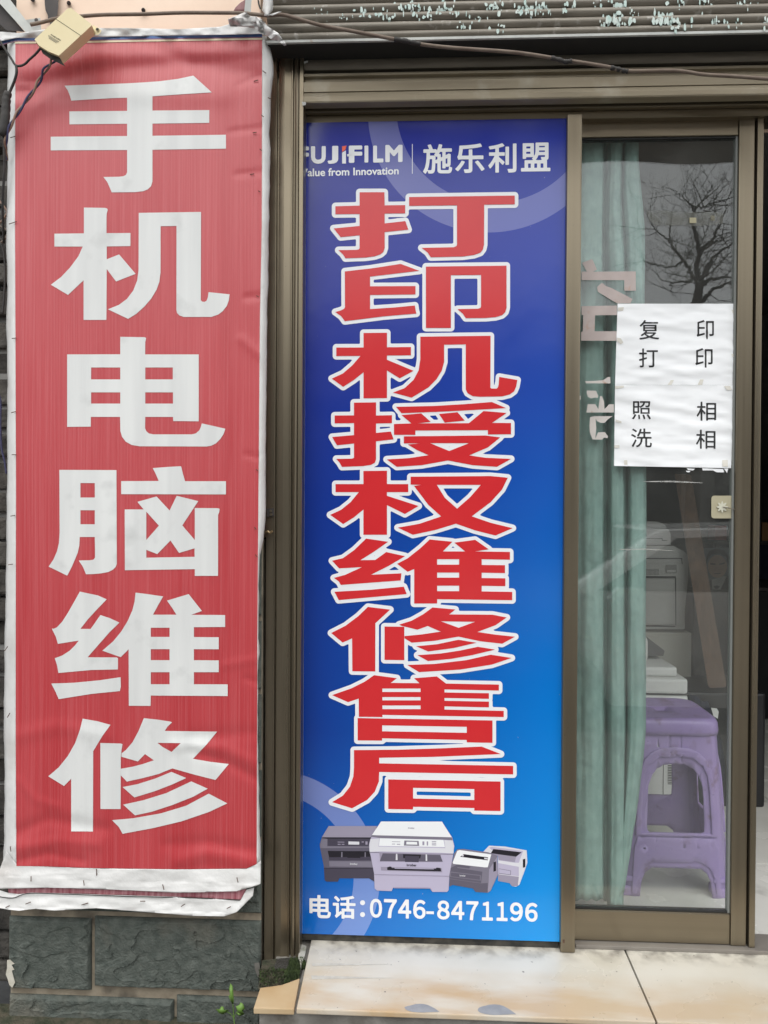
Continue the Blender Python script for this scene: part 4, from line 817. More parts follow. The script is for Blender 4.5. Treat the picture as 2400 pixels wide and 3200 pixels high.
BLUE = [
 (570, [[[(311, 77), (506, 77), (508, 180), (669, 178), (669, 243), (508, 245), (508, 322), (670, 304), (694, 371), (508, 390), (508, 515), (498, 545), (475, 565), (430, 580), (360, 590), (200, 596), (180, 565), (145, 532), (285, 530), (305, 526), (311, 515), (311, 415), (162, 430), (107, 361), (311, 342), (311, 248), (121, 250), (121, 187), (311, 182)]],
        [[(700, 115), (1530, 103), (1530, 172), (1290, 175), (1288, 490), (1280, 525), (1260, 552), (1210, 570), (1120, 582), (870, 588), (845, 550), (798, 514), (1050, 509), (1072, 500), (1076, 485), (1076, 180), (700, 184)]]]),
 (570, [[[(195, 699), (400, 676), (633, 640), (780, 694), (393, 740), (393, 816), (750, 814), (750, 880), (393, 884), (393, 995), (600, 981), (746, 967), (750, 1000), (757, 1030), (500, 1052), (195, 1090), (165, 1050), (120, 1018), (165, 1005), (190, 992), (196, 978)]],
        [[(832, 661), (1465, 654), (1465, 985), (1455, 1020), (1430, 1043), (1380, 1058), (1300, 1065), (1145, 1066), (1120, 1030), (1080, 995), (1240, 992), (1262, 985), (1265, 970), (1265, 727), (1028, 729), (1028, 1143), (832, 1143)]]]),
 (1000, [[[(342, 102), (526, 100), (526, 214), (714, 212), (714, 277), (526, 279), (526, 312), (735, 399), (626, 458), (526, 396), (526, 613), (342, 615), (342, 410), (270, 468), (182, 525), (93, 460), (180, 420), (255, 355), (318, 282), (128, 283), (128, 216), (342, 216)]],
         [[(788, 131), (1340, 124), (1338, 530), (1345, 538), (1385, 539), (1396, 532), (1403, 510), (1408, 447), (1550, 471), (1540, 525), (1525, 560), (1490, 585), (1430, 600), (1260, 603), (1200, 598), (1160, 575), (1145, 545), (1145, 191), (975, 194), (975, 330), (955, 400), (915, 465), (850, 530), (720, 610), (573, 570), (665, 535), (735, 470), (775, 395), (788, 310)]]]),
 (1000, [[[(267, 649), (440, 647), (440, 750), (565, 748), (565, 810), (440, 813), (440, 887), (556, 876), (578, 937), (440, 953), (440, 1095), (432, 1120), (400, 1138), (340, 1147), (173, 1154), (155, 1122), (128, 1091), (250, 1089), (267, 1083), (267, 970), (133, 984), (95, 919), (267, 904), (267, 810), (115, 812), (115, 750), (267, 749)]],
         [[(597, 682), (900, 675), (1150, 660), (1350, 644), (1462, 692), (1000, 718), (640, 732)]],
         [[(640, 747), (795, 733), (870, 800), (765, 812), (1170, 810), (1285, 715), (1466, 730), (1352, 808), (1500, 809), (1500, 897), (1319, 899), (1319, 865), (749, 868), (749, 902), (581, 902), (581, 817), (718, 812)]], [[(935, 738), (1080, 724), (1137, 790), (980, 806)]],
         [[(659, 914), (1300, 907), (1415, 922), (1320, 1000), (1172, 1063), (1300, 1082), (1500, 1091), (1390, 1153), (1200, 1140), (1005, 1103), (800, 1140), (603, 1153), (525, 1095), (700, 1085), (853, 1062), (760, 1020), (690, 978), (790, 968), (659, 969)], [(864, 967), (1172, 967), (1015, 1029)]]]),
 (1430, [[[(341, 105), (526, 103), (526, 208), (693, 208), (693, 271), (526, 271), (526, 300), (774, 380), (667, 443), (526, 373), (526, 606), (341, 606), (341, 408), (265, 470), (182, 522), (80, 450), (165, 410), (240, 350), (305, 271), (122, 271), (122, 208), (341, 208)]],
         [[(712, 150), (1340, 145), (1475, 158), (1430, 250), (1340, 350), (1192, 461), (1340, 512), (1513, 554), (1378, 612), (1220, 572), (1068, 519), (900, 570), (730, 606), (611, 550), (780, 520), (952, 462), (850, 370), (790, 290), (738, 222), (795, 214), (712, 212)], [(918, 214), (1263, 214), (1180, 310), (1077, 401), (980, 315)]]]),
 (1430, [[[(362, 636), (535, 661), (430, 735), (317, 806), (434, 804), (520, 742), (668, 774), (540, 850), (400, 920), (640, 909), (633, 965), (163, 1000), (150, 975), (110, 945), (200, 920), (330, 860), (150, 870), (95, 810), (180, 790), (270, 725)]],
         [[(113, 1054), (400, 1038), (658, 1014), (681, 1072), (420, 1095), (147, 1119), (125, 1075)]],
         [[(862, 643), (1040, 661), (965, 737), (1141, 737), (1055, 668), (1219, 646), (1325, 720), (1218, 737), (1492, 741), (1492, 802), (1270, 798), (1270, 843), (1453, 845), (1453, 907), (1270, 904), (1270, 946), (1456, 948), (1456, 1010), (1270, 1007), (1270, 1051), (1510, 1055), (1510, 1120), (920, 1112), (920, 1146), (740, 1146), (740, 875), (688, 897), (606, 834), (690, 790), (790, 710)], rc(920, 798, 1093, 841), rc(920, 903, 1093, 943), rc(920, 1006, 1093, 1049)]]),
 (1860, [[[(376, 92), (551, 113), (495, 165), (435, 220), (434, 599), (254, 597), (252, 339), (178, 372), (88, 297), (200, 240), (300, 165)]], [[(507, 246), (662, 248), (662, 510), (507, 508)]],
         [[(884, 96), (1063, 112), (1015, 151), (1355, 153), (1466, 175), (1380, 235), (1236, 289), (1380, 310), (1532, 326), (1431, 381), (1260, 362), (1088, 325), (900, 358), (720, 373), (664, 338), (664, 321), (800, 308), (948, 286), (846, 242), (765, 271), (640, 240), (622, 231), (720, 200), (810, 150)], [(949, 205), (1219, 209), (1089, 256)]],
         [[(755, 401), (920, 385), (1088, 350), (1230, 373), (1050, 415), (850, 442)]], [[(765, 471), (950, 458), (1100, 435), (1240, 405), (1375, 427), (1200, 470), (1030, 500), (848, 517)]], [[(686, 548), (900, 540), (1150, 510), (1342, 467), (1505, 493), (1350, 545), (1100, 584), (778, 604)]]]),
 (1860, [[[(425, 628), (604, 652), (555, 689), (781, 691), (739, 652), (918, 638), (990, 694), (1405, 702), (1405, 749), (978, 740), (978, 764), (1327, 770), (1327, 814), (978, 807), (978, 829), (1327, 836), (1327, 881), (978, 873), (978, 898), (1443, 909), (1443, 957), (490, 940), (490, 957), (305, 955), (304, 812), (220, 840), (95, 785), (250, 730), (350, 680)], rc(490, 733, 790, 760), rc(490, 800, 790, 826), rc(490, 866, 790, 895)],
         [[(296, 965), (1355, 984), (1355, 1160), (1153, 1156), (1153, 1137), (488, 1124), (488, 1142), (296, 1141)], [(488, 1022), (1153, 1034), (1153, 1081), (488, 1069)]]]),
 (2140, [[[(267, 513), (600, 510), (950, 499), (1270, 485), (1420, 544), (900, 566), (465, 573), (465, 617), (1517, 637), (1517, 704), (465, 685), (462, 760), (430, 840), (370, 905), (252, 970), (95, 922), (180, 870), (235, 800), (262, 720), (267, 650)]],
         [[(536, 743), (1418, 760), (1418, 992), (1212, 988), (1212, 968), (731, 958), (731, 979), (536, 976)], [(731, 809), (1212, 819), (1212, 905), (731, 893)]]])]
def outline_mesh(mb, polys, grow, cell, fn, m):
    field_mesh(mb, [[(l[i], l[(i+1) % len(l)]) for l in L for i in range(len(l))] for L in polys], grow, cell, fn, m)
for ci, (oy, polys) in enumerate(BLUE):
    P = [Zc(1000, oy, L, ZB) for L in polys]
    mb = MB()
    for k, L in enumerate(P): mb.poly(L, lambda u, v: at(u, v, -0.0013-0.00002*k), M['sign_red'])
    ch = mb.build('character', sign)
    mb = MB(); outline_mesh(mb, P, 11.2, 3.6, lambda u, v: at(u, v, -0.0005-0.00006*ci), M['sign_white']); mb.build('outline', ch)
# header lettering
sf = lambda d: (lambda u, v: at(u, v, -d))
def letters(mb, L, bold):
    for c, x0, x1, y0, y1 in L: text_into(mb, c, (x0, y0), (x1, y0-(x1-x0)*.014), (x1, y1-(x1-x0)*.014), (x0, y1), sf(0.0006), M['sign_white'], bold, 0.012)
mb = MB(); letters(mb, [('F', 932, 965, 458, 512), ('U', 972, 1018, 457, 512), ('J', 1024, 1057, 456, 512), ('F', 1090, 1132, 455, 509), ('I', 1139, 1151, 455, 508), ('L', 1166, 1198, 455, 508), ('M', 1204, 1258, 453, 507)], 0.045)
mb.poly([[(1069, 477), (1081, 470), (1081, 511), (1069, 511)]], sf(0.0006), M['sign_white'])
mb.poly([[(1084, 483), (1098, 477), (1098, 488), (1086, 489)]], sf(0.0006), M['sign_white'])
mb.poly([[(1069, 457), (1083, 455), (1079, 468), (1069, 475)]], sf(0.0006), mat('bright_red_print', (0.75, 0.10, 0.05), rough=0.4)); mb.build('printed_logo', sign)
mb = MB(); text_into(mb, 'Value from Innovation', (940, 527), (1246, 521), (1246, 545), (940, 552), sf(0.0006), M['sign_white'], 0.022, 0.012); mb.build('printed_text', sign)
MB().poly([rc(1287.5, 450, 1289.5, 543)], sf(0.0006), M['sign_white']).build('divider_line', sign)
for ch_, x0, x1, y0, y1 in (('施', 1322, 1413, 451, 543), ('乐', 1423, 1514, 449, 541), ('利', 1526, 1614, 448, 540), ('盟', 1628, 1720, 446, 536)):
    mb = MB(); text_into(mb, ch_, (x0, y0), (x1, y0-1), (x1, y1-1), (x0, y1), sf(0.0006), M['sign_white'], 0.022, 0.014); mb.build('character', sign)
for s_, x0, x1, y0, y1, bo in (('电', 967, 1034, 2796, 2868, .024), ('话', 1040, 1111, 2798, 2870, .024)):
    mb = MB(); text_into(mb, s_, (x0, y0), (x1, y0+2), (x1, y1+2), (x0, y1), sf(0.0006), M['sign_white'], bo, 0.014); mb.build('character', sign)
mb = MB()
for cy in (2821, 2858): mb.poly([[(1133+7.8*math.cos(k*math.pi/8), cy+7.8*math.sin(k*math.pi/8)) for k in range(16)]], sf(0.0006), M['sign_white'])
mb.build('printed_colon', sign)
for k_, (c_, x0, x1) in enumerate((('０', 1156, 1194), ('７', 1200, 1240), ('４', 1244, 1285), ('６', 1291, 1330), ('-', 1332, 1356), ('８', 1366, 1405), ('４', 1410, 1451), ('７', 1457, 1495), ('１', 1506, 1540), ('１', 1552, 1586), ('９', 1594, 1634), ('６', 1641, 1680))):
    y0 = 2808+13*(x0-1156)/500.0; y1 = y0+59.5; sl_ = (x1-x0)*0.026
    if c_ == '-': y0, y1 = y0+35, y0+43.5
    mb = MB()
    if c_ == '-': mb.poly([[(x0, y0), (x1, y0+sl_), (x1, y1+sl_), (x0, y1)]], sf(0.0006), M['sign_white'])
    else: text_into(mb, c_, (x0, y0), (x1, y0+sl_), (x1, y1+sl_), (x0, y1), sf(0.0006), M['sign_white'], 0.03, 0.014)
    mb.build('character', sign)
# pictured printers: flat print in several tones
def tone(n, *c): return mat('print_'+n, srgb(*c), rough=0.4, spec=0.35)
T = dict(a=tone('dark_grey', 68, 64, 78), b=tone('grey', 118, 114, 128), c=tone('lilac', 176, 170, 192), d=tone('pale', 206, 206, 212), e=tone('white', 226, 228, 230), f=tone('black', 34, 32, 40), g=tone('mid', 146, 140, 158), h=tone('slate', 92, 88, 102))
Z7 = 700.0/1659.0
def picture(name, layers, base):
    mb = MB()
    for k, (tn, P) in enumerate(layers): mb.poly([[(980+u*Z7, 2540+v*Z7) for u, v in P]], sf(base+0.00003*k), T[tn])
    return mb.build(name, sign)
picture('printer_picture', [('h', [(60, 185), (110, 98), (470, 98), (470, 510), (450, 510), (410, 485), (190, 485), (180, 510), (95, 509), (82, 498), (75, 390), (48, 260), (45, 235)]), ('g', [(62, 180), (112, 98), (470, 98), (440, 182)]), ('f', [(60, 183), (430, 183), (430, 192), (102, 192)]), ('b', [(50, 235), (60, 195), (102, 195), (100, 248), (430, 250), (430, 258), (50, 262)]), ('a', [(104, 193), (430, 193), (425, 245), (104, 245)]), ('d', [(258, 212), (338, 214), (338, 236), (258, 235)]), ('g', [(178, 214), (228, 215), (228, 220), (178, 219)]), ('g', [(178, 230), (200, 230), (200, 236), (178, 236)]), ('g', [(208, 230), (228, 230), (228, 236), (208, 236)]), ('g', [(356, 212), (372, 212), (372, 220), (356, 220)]), ('g', [(384, 212), (400, 212), (400, 236), (384, 236)]),
        ('f', [(105, 282), (425, 285), (425, 340), (115, 330)]), ('a', [(112, 330), (425, 325), (425, 352), (115, 352)]), ('b', [(205, 290), (214, 290), (214, 328), (203, 328)]), ('b', [(378, 292), (386, 292), (386, 328), (378, 328)]), ('f', [(250, 295), (350, 296), (345, 335), (250, 333)]), ('b', [(115, 358), (440, 360), (440, 402), (117, 398)]), ('a', [(78, 412), (450, 415), (450, 510), (410, 485), (190, 485), (180, 510), (95, 509), (82, 498)]), ('f', [(76, 408), (450, 411), (450, 415), (76, 412)])], 0.0007)
picture('printer_picture', [('c', [(410, 235), (420, 195), (500, 64), (950, 64), (1025, 180), (1042, 245), (1030, 330), (1004, 470), (1000, 572), (988, 586), (880, 586), (865, 556), (590, 553), (578, 580), (470, 576), (452, 560), (448, 450), (425, 330), (412, 275)]), ('e', [(432, 165), (500, 64), (950, 66), (1022, 182)]), ('b', [(424, 178), (432, 165), (1022, 181), (1030, 203), (968, 200), (490, 187)]), ('d', [(414, 240), (422, 195), (486, 190), (480, 250), (975, 262), (968, 202), (1030, 206), (1040, 250), (1036, 300), (940, 296), (500, 286), (415, 290)]), ('e', [(490, 189), (962, 201), (972, 254), (484, 245)]), ('b', [(672, 205), (778, 208), (782, 246), (668, 243)]), ('e', [(688, 214), (766, 216), (768, 236), (686, 234)]),
        ('g', [(580, 212), (642, 213), (642, 217), (580, 216)]), ('g', [(580, 229), (604, 229), (604, 234), (580, 234)]), ('g', [(616, 230), (642, 230), (642, 236), (616, 236)]), ('g', [(806, 212), (820, 212), (820, 240), (806, 240)]), ('g', [(838, 212), (848, 212), (848, 242), (838, 242)]), ('g', [(876, 210), (908, 211), (908, 216), (876, 215)]), ('g', [(876, 222), (908, 223), (908, 228), (876, 227)]), ('g', [(876, 234), (908, 235), (908, 241), (876, 240)]),
        ('b', [(412, 290), (1038, 305), (1036, 310), (412, 295)]), ('g', [(486, 292), (940, 304), (952, 440), (500, 427)]), ('h', [(512, 300), (938, 312), (956, 362), (490, 358)]), ('c', [(488, 362), (958, 366), (952, 410), (496, 400)]), ('d', [(610, 304), (620, 304), (622, 350), (608, 350)]), ('d', [(830, 308), (840, 308), (842, 356), (830, 356)]), ('f', [(662, 306), (796, 309), (790, 338), (664, 336)]), ('a', [(678, 318), (782, 320), (778, 366), (676, 364)]), ('f', [(545, 404), (560, 398), (575, 398), (580, 408), (905, 414), (910, 406), (940, 408), (945, 434), (546, 424)]), ('c', [(600, 408), (890, 414), (890, 419), (600, 413)]), ('g', [(446, 455), (1003, 468), (1003, 472), (447, 459)]), ('g', [(590, 553), (865, 556), (880, 586), (862, 562), (594, 559)])], 0.0016)
picture('printer_picture', [('d', [(1255, 290), (1300, 243), (1420, 250), (1578, 278), (1583, 370), (1562, 432), (1524, 532), (1500, 547), (1470, 543), (1450, 520), (1370, 505), (1365, 320)]), ('c', [(1300, 258), (1320, 252), (1552, 282), (1520, 370), (1490, 370), (1370, 352), (1365, 318)]), ('f', [(1332, 268), (1542, 292), (1500, 325), (1312, 300)]), ('g', [(1312, 300), (1500, 325), (1490, 366), (1370, 350), (1365, 320)]), ('c', [(1366, 372), (1520, 400), (1520, 470), (1366, 452)]), ('g', [(1366, 455), (1520, 474), (1512, 543), (1470, 543), (1450, 520), (1366, 505)]), ('b', [(1372, 412), (1462, 428), (1460, 462), (1372, 450)]), ('c', [(1374, 416), (1458, 431), (1456, 457), (1374, 446)]), ('f', [(1550, 345), (1568, 340), (1568, 402), (1550, 407)])], 0.0007)
picture('printer_picture', [('b', [(1005, 440), (1042, 300), (1065, 270), (1110, 268), (1290, 292), (1362, 318), (1366, 460), (1310, 580), (1290, 592), (1200, 586), (1180, 560), (1030, 534), (1005, 547)]), ('e', [(1064, 282), (1082, 276), (1316, 308), (1290, 403), (1270, 404), (1034, 378), (1030, 368)]), ('f', [(1112, 306), (1292, 330), (1290, 352), (1084, 326)]), ('d', [(1098, 312), (1112, 312), (1110, 324), (1098, 322)]), ('d', [(1264, 332), (1290, 336), (1290, 346), (1264, 342)]), ('h', [(1008, 412), (1060, 385), (1070, 382), (1165, 398), (1150, 412), (1066, 402), (1064, 408), (1250, 436), (1240, 520), (1008, 487)]), ('b', [(1014, 436), (1238, 462), (1238, 502), (1010, 474)]), ('h', [(1018, 442), (1232, 466), (1232, 497), (1016, 471)]), ('g', [(1300, 420), (1362, 322), (1364, 456), (1310, 575), (1290, 590), (1296, 520)]), ('f', [(1332, 367), (1351, 360), (1351, 430), (1332, 437)]), ('h', [(1008, 490), (1240, 523), (1290, 520), (1288, 590), (1200, 586), (1180, 560), (1030, 534), (1006, 546)])], 0.0013)
mb = MB()
for x0, x1, y0, y1, tn in ((270, 326, 370, 385, 'd'), (690, 762, 377, 396, 'f'), (1082, 1126, 457, 471, 'd'), (700, 748, 106, 116, 'g')):
    text_into(mb, 'brother', (980+x0*Z7, 2540+y0*Z7), (980+x1*Z7, 2540+(y0+2)*Z7), (980+x1*Z7, 2540+(y1+2)*Z7), (980+x0*Z7, 2540+y1*Z7), sf(0.0028), T[tn], 0.02, 0.02)
mb.build('printed_text', sign)
# ------------------------------------------------------------------ notices, lettering and hook on the door glass
YN = YG0-0.0006
def notice(name, label, quad, chars, tapes, seed):
    TL, TR, BR, BL = quad
    cx = at((TL[0]+TR[0])/2, BL[1], YN)
    t = thing(name, label, 'notice', (cx.x, YN, cx.z))
    nx, ny = 46, 34; V = []; F = []
    def P(u, v, off=0.0):
        x = (TL[0]*(1-u)+TR[0]*u)*(1-v)+(BL[0]*(1-u)+BR[0]*u)*v; y = (TL[1]*(1-u)+TR[1]*u)*(1-v)+(BL[1]*(1-u)+BR[1]*u)*v
        h = 0.0016+0.0030*noise.fractal(Vector((u*2.4+v*1.2+seed, v*9-u*1.4, seed)), 1.0, 2.0, 3)+0.0012*noise.noise(Vector((u*7, v*22+u*3, seed+4)))
        return at(x, y, YN-max(h, 0.0003)-off)
    for j in range(ny+1):
        for i in range(nx+1): V.append(P(i/nx, j/ny))
    for j in range(ny):
        for i in range(nx): a_ = j*(nx+1)+i; F.append((a_, a_+1, a_+nx+2, a_+nx+1))
    o = MB().add(V, F, M['paper']).build('sheet', t, True)
    def inv(px, py):
        v = (py-(TL[1]+TR[1])/2)/((BL[1]+BR[1])/2-(TL[1]+TR[1])/2); xl = TL[0]*(1-v)+BL[0]*v; xr = TR[0]*(1-v)+BR[0]*v
        return (px-xl)/(xr-xl), v
    for c, x0, y0, x1, y1 in chars:
        mb = MB(); text_into(mb, c, (x0, y0), (x1, y0), (x1, y1), (x0, y1), lambda px, py: P(*inv(px, py), 0.0006), M['ink'], 0.006, 0.022); mb.build('character', t)
    for k, L in enumerate(tapes):
        MB().poly([L], lambda px, py: P(*inv(px, py), 0.0011+0.0001*k), M['tape']).build('tape', t)
    return t
notice('paper_notice', 'white paper notice with four black characters, the upper one taped to the door glass', [(1930, 949), (2305, 949), (2293, 1203), (1922, 1203)],
       [('复', 1998, 1000, 2060, 1061), ('印', 2177, 1000, 2231, 1060), ('打', 1997, 1089, 2056, 1148), ('印', 2173, 1088, 2227, 1149)],
       [[(1932, 961), (1950, 960), (1947, 971), (1930, 972)], [(1928, 1055), (1940, 1057), (1948, 1070), (1940, 1076), (1927, 1065)], [(2286, 968), (2304, 965), (2304, 978), (2290, 980)], [(2086, 1203), (2096, 1188), (2106, 1188), (2098, 1203)], [(2180, 1203), (2188, 1186), (2199, 1186), (2194, 1203)], [(2286, 1106), (2298, 1104), (2297, 1114), (2288, 1116)]], 1.3)
notice('paper_notice', 'white paper notice with four black characters, the lower one taped below another sheet', [(1922, 1203.4), (2293, 1203.4), (2285, 1463), (1919, 1456)],
       [('照', 1975, 1254, 2034, 1311), ('相', 2177, 1255, 2238, 1314), ('洗', 1972, 1340, 2037, 1399), ('相', 2175, 1342, 2236, 1401)],
       [[(1922, 1206), (1950, 1205.5), (1950, 1211), (1923, 1216)], [(1924, 1312), (1942, 1318), (1942, 1324), (1924, 1320)], [(1920, 1394), (1936, 1393), (1936, 1402), (1920, 1403)], [(1950, 1441), (1960, 1440), (1961, 1455), (1951, 1455)], [(2257, 1435), (2274, 1434), (2275, 1455), (2258, 1455)], [(2262, 1206), (2282, 1206), (2288, 1219), (2272, 1219)]], 4.7)
# faded vinyl lettering
def vin(loops_list, m, t, name='vinyl_strip', z=0.0):
    for k, L in enumerate(loops_list):
        MB().prism(L, lambda u, v, d: at(u, v, YN-z-0.0003*k-d), 0.0, 0.0006, m).build(name, t)
K8 = 220/1521.0
def z8(P): return [(1790+u*K8, 780+v*K8) for u, v in P]
t = thing('vinyl_lettering', 'faded pink vinyl strips of an old character stuck on the upper glass', 'lettering', tuple(at(1880, 1066, YN)))
vin([z8([(190, 475), (460, 478), (1360, 470), (1362, 888), (1112, 888), (1112, 662), (190, 660)]), z8([(198, 285), (410, 205), (440, 240), (520, 430), (420, 490), (345, 550)]), z8([(525, 810), (620, 720), (660, 735), (720, 790), (860, 840), (1010, 920), (1290, 1065), (1245, 1160), (960, 1162), (830, 1090), (540, 910)]), z8([(188, 1222), (955, 1208), (955, 1415), (480, 1420), (470, 1765), (950, 1765), (940, 1970), (180, 1968), (180, 1780), (215, 1770), (225, 1410), (188, 1415)])], M['vinyl_pink'], t)
K9 = 260/1659.0
def z9(P): return [(1800+u*K9, 1200+v*K9) for u, v in P]
t = thing('vinyl_lettering', 'torn pale vinyl scraps of an old character stuck beside the lower notice', 'lettering', tuple(at(1880, 1375, YN)))
vin([z9([(215, 130), (400, 135), (425, 200), (445, 235), (430, 275), (380, 268), (295, 288), (240, 255), (215, 190)]), z9([(235, 402), (385, 402), (445, 500), (480, 240), (520, 245), (560, 350), (570, 500), (660, 405), (755, 405), (755, 568), (208, 568)]), z9([(280, 660), (370, 642), (735, 640), (640, 700), (570, 775), (490, 775), (420, 740), (390, 690), (405, 880), (385, 1085), (440, 965), (575, 958), (640, 1050), (625, 1078), (560, 1070), (520, 1110), (330, 1105), (275, 960), (268, 830)]), [(1828, 1191), (1860, 1190), (1885, 1188), (1900, 1178), (1907, 1178), (1908, 1198), (1832, 1198)], [(1810, 1238), (1815, 1236), (1815, 1248), (1811, 1250)]], M['vinyl_pale'], t, 'vinyl_scrap')
def film(name, c, op):
    m = bpy.data.materials.new(name); m.use_nodes = True; t_ = m.node_tree; N = t_.nodes; L = t_.links; p = N['Principled BSDF']
    p.inputs['Base Color'].default_value = tuple(c)+(1,); p.inputs['Roughness'].default_value = 0.8
    tc = N.new('ShaderNodeTexCoord'); nz = N.new('ShaderNodeTexNoise'); nz.inputs['Scale'].default_value = 35; nz.inputs['Detail'].default_value = 6; L.new(tc.outputs['Object'], nz.inputs['Vector'])
    mr = N.new('ShaderNodeMapRange'); mr.inputs[1].default_value = 0.35; mr.inputs[2].default_value = 0.65; mr.inputs[3].default_value = op*0.3; mr.inputs[4].default_value = op; L.new(nz.outputs['Fac'], mr.inputs[0]); L.new(mr.outputs[0], p.inputs['Alpha']); return m
# torn label residue and tape scraps under the notices
t = thing('label_residue', 'torn white label scraps left on the glass just under the lower notice', 'label', tuple(at(2230, 1475, YN)))
for L in ([(2194, 1462), (2260, 1466), (2263, 1476), (2240, 1476), (2228, 1470), (2196, 1470)], [(2146, 1463), (2172, 1465), (2166, 1470), (2150, 1469)], [(2143, 1471), (2158, 1472), (2154, 1476), (2146, 1475)], [(2262, 1464), (2276, 1464), (2272, 1478)]):
    vin([L], M['paper'], t, 'scrap')
vin([[(2010, 1504), (2100, 1502), (2195, 1508), (2195, 1510), (2100, 1507), (2012, 1506)]], film('glass_scuff', (0.6, 0.6, 0.57), 0.6), t, 'scratch'); vin([[(1936, 1716), (2020, 1714), (2100, 1720), (2100, 1722), (2020, 1718), (1936, 1718)]], film('glass_scratch', (0.5, 0.5, 0.46), 0.5), t, 'scratch')
M['residue'] = mat('dull_glue_residue', (0.19, 0.19, 0.165), (0.25, 0.25, 0.22), rough=0.9, scale=40)
t = thing('glue_residue', 'dull glue band with two yellow squares left on the upper glass', 'residue', tuple(at(2140, 690, YN)))
vin([[(2020, 660), (2060, 657), (2110, 662), (2160, 664), (2230, 662), (2262, 668), (2258, 700), (2190, 706), (2120, 704), (2050, 706), (2030, 690)]], film('thin_glue', (0.22, 0.22, 0.19), 0.28), t, 'glue_band')
vin([rc(2155, 680, 2176, 697)], mat('yellowed_tape_square', (0.34, 0.31, 0.20), rough=0.6), t, 'tape_square', 0.0008); vin([rc(2221, 674, 2234, 690)], film('glue_square', (0.3, 0.28, 0.2), 0.7), t, 'tape_square', 0.0008)
# adhesive hook
t = thing('adhesive_hook', 'square clear adhesive hook with a flower boss stuck to the glass beside the door stile', 'hook', tuple(at(2258, 1620, YN)))
def rrect(x0, y0, x1, y1, r, n=5):
    P = []
    for cx, cy, a0 in ((x1-r, y0+r, -90), (x1-r, y1-r, 0), (x0+r, y1-r, 90), (x0+r, y0+r, 180)):
        for k in range(n+1):
            an = math.radians(a0+90*k/n); P.append((cx+r*math.cos(an), cy+r*math.sin(an)))
    return P
MB().prism(rrect(2223, 1549, 2296, 1620, 9), lambda u, v, d: at(u, v, YN-d), 0, 0.002, M['hook_pad']).build('pad', t)
MB().prism([(2257+(14+4*math.cos(8*k*math.pi/32))*math.cos(k*math.pi/32), 1584+(14+4*math.cos(8*k*math.pi/32))*math.sin(k*math.pi/32)) for k in range(64)], lambda u, v, d: at(u, v, YN-0.0022-d), 0, 0.003, M['hook_flower']).build('flower_boss', t)
MB().tube(catmull([at(2257, 1584, YN-0.004), at(2270, 1586, YN-0.010), at(2290, 1590, YN-0.012), at(2304, 1595, YN-0.010), at(2300, 1592, YN-0.006)], 5), 0.0012, M['steel_wire'], 6).build('wire', t)

# ------------------------------------------------------------------ curtain behind the glass
cur = thing('curtain', 'sea green fabric curtain hanging in long folds behind the door glass', 'curtain', tuple(at(1900, 2800, 0.1)))
NV = 90; prof_pts = [(1790, .085), (1812, .075), (1835, .062), (1860, .060), (1880, .070), (1887, .100), (1889, .135), (1897, .140), (1906, .110), (1915, .072), (1930, .062), (1945, .070), (1952, .100), (1955, .130), (1961, .128), (1966, .100), (1975, .074), (1992, .064), (2008, .068), (2017, .085)]
dense = []
for i in range(len(prof_pts)-1):
    for k in range(4):
        t_ = k/4; a, b = prof_pts[i], prof_pts[i+1]; s_ = t_*t_*(3-2*t_); dense.append((a[0]+(b[0]-a[0])*t_, a[1]+(b[1]-a[1])*s_))
dense.append(prof_pts[-1]); V = []; F = []; NU = len(dense)
for j in range(NV+1):
    v = j/NV; py0 = 425
    for i, (px, Yc) in enumerate(dense):
        fr = i/(NU-1)
        bot = 2812+(28 if 1900 < px < 1955 else 0)-(0 if px < 1955 else 30*(px-1955)/60)+4*math.sin(px*0.21)
        py = py0+(bot-py0)*v
        x = px
        # the loose edge swings in towards the foot
        if py > 2280: x -= max(0, (fr-0.62)/0.38)*((py-2280)/520.0)**1.3*62+max(0, fr-0.2)*((py-2280)/520)*10
        if py < 1060:
            kk = (1060-py)/560.0; x += fr*kk*(-14)+8*math.sin(py*0.012+fr*5)*kk*fr
        x += 3.5*noise.noise(Vector((fr*6, py*0.0022, 11)))*min(1, fr*4)
        Y2 = Yc+0.010*noise.noise(Vector((fr*9, py*0.0018, 21)))+0.003*noise.noise(Vector((fr*40, py*0.012, 5)))+0.004*noise.noise(Vector((px*0.03, py*0.006, 1)))+(0.012*noise.noise(Vector((px*0.012, py*0.01, 7))) if py < 1000 else 0)
        if py < 900: Y2 = Y2*(1-0.35*(900-py)/400)+0.085*0.35*(900-py)/400
        V.append(at(x, py, max(Y2, 0.056)))
for j in range(NV):
    for i in range(NU-1): a_ = j*NU+i; F.append((a_, a_+1, a_+NU+1, a_+NU))
o = MB().add(V, F, M['curtain']).build('fabric', cur, True); sm = o.modifiers.new('thick', 'SOLIDIFY'); sm.thickness = 0.0015
MB().tube([at(1770, 418, 0.1), at(2330, 418, 0.1)], 0.009, M['grey_steel'], 8).build('rod', cur)

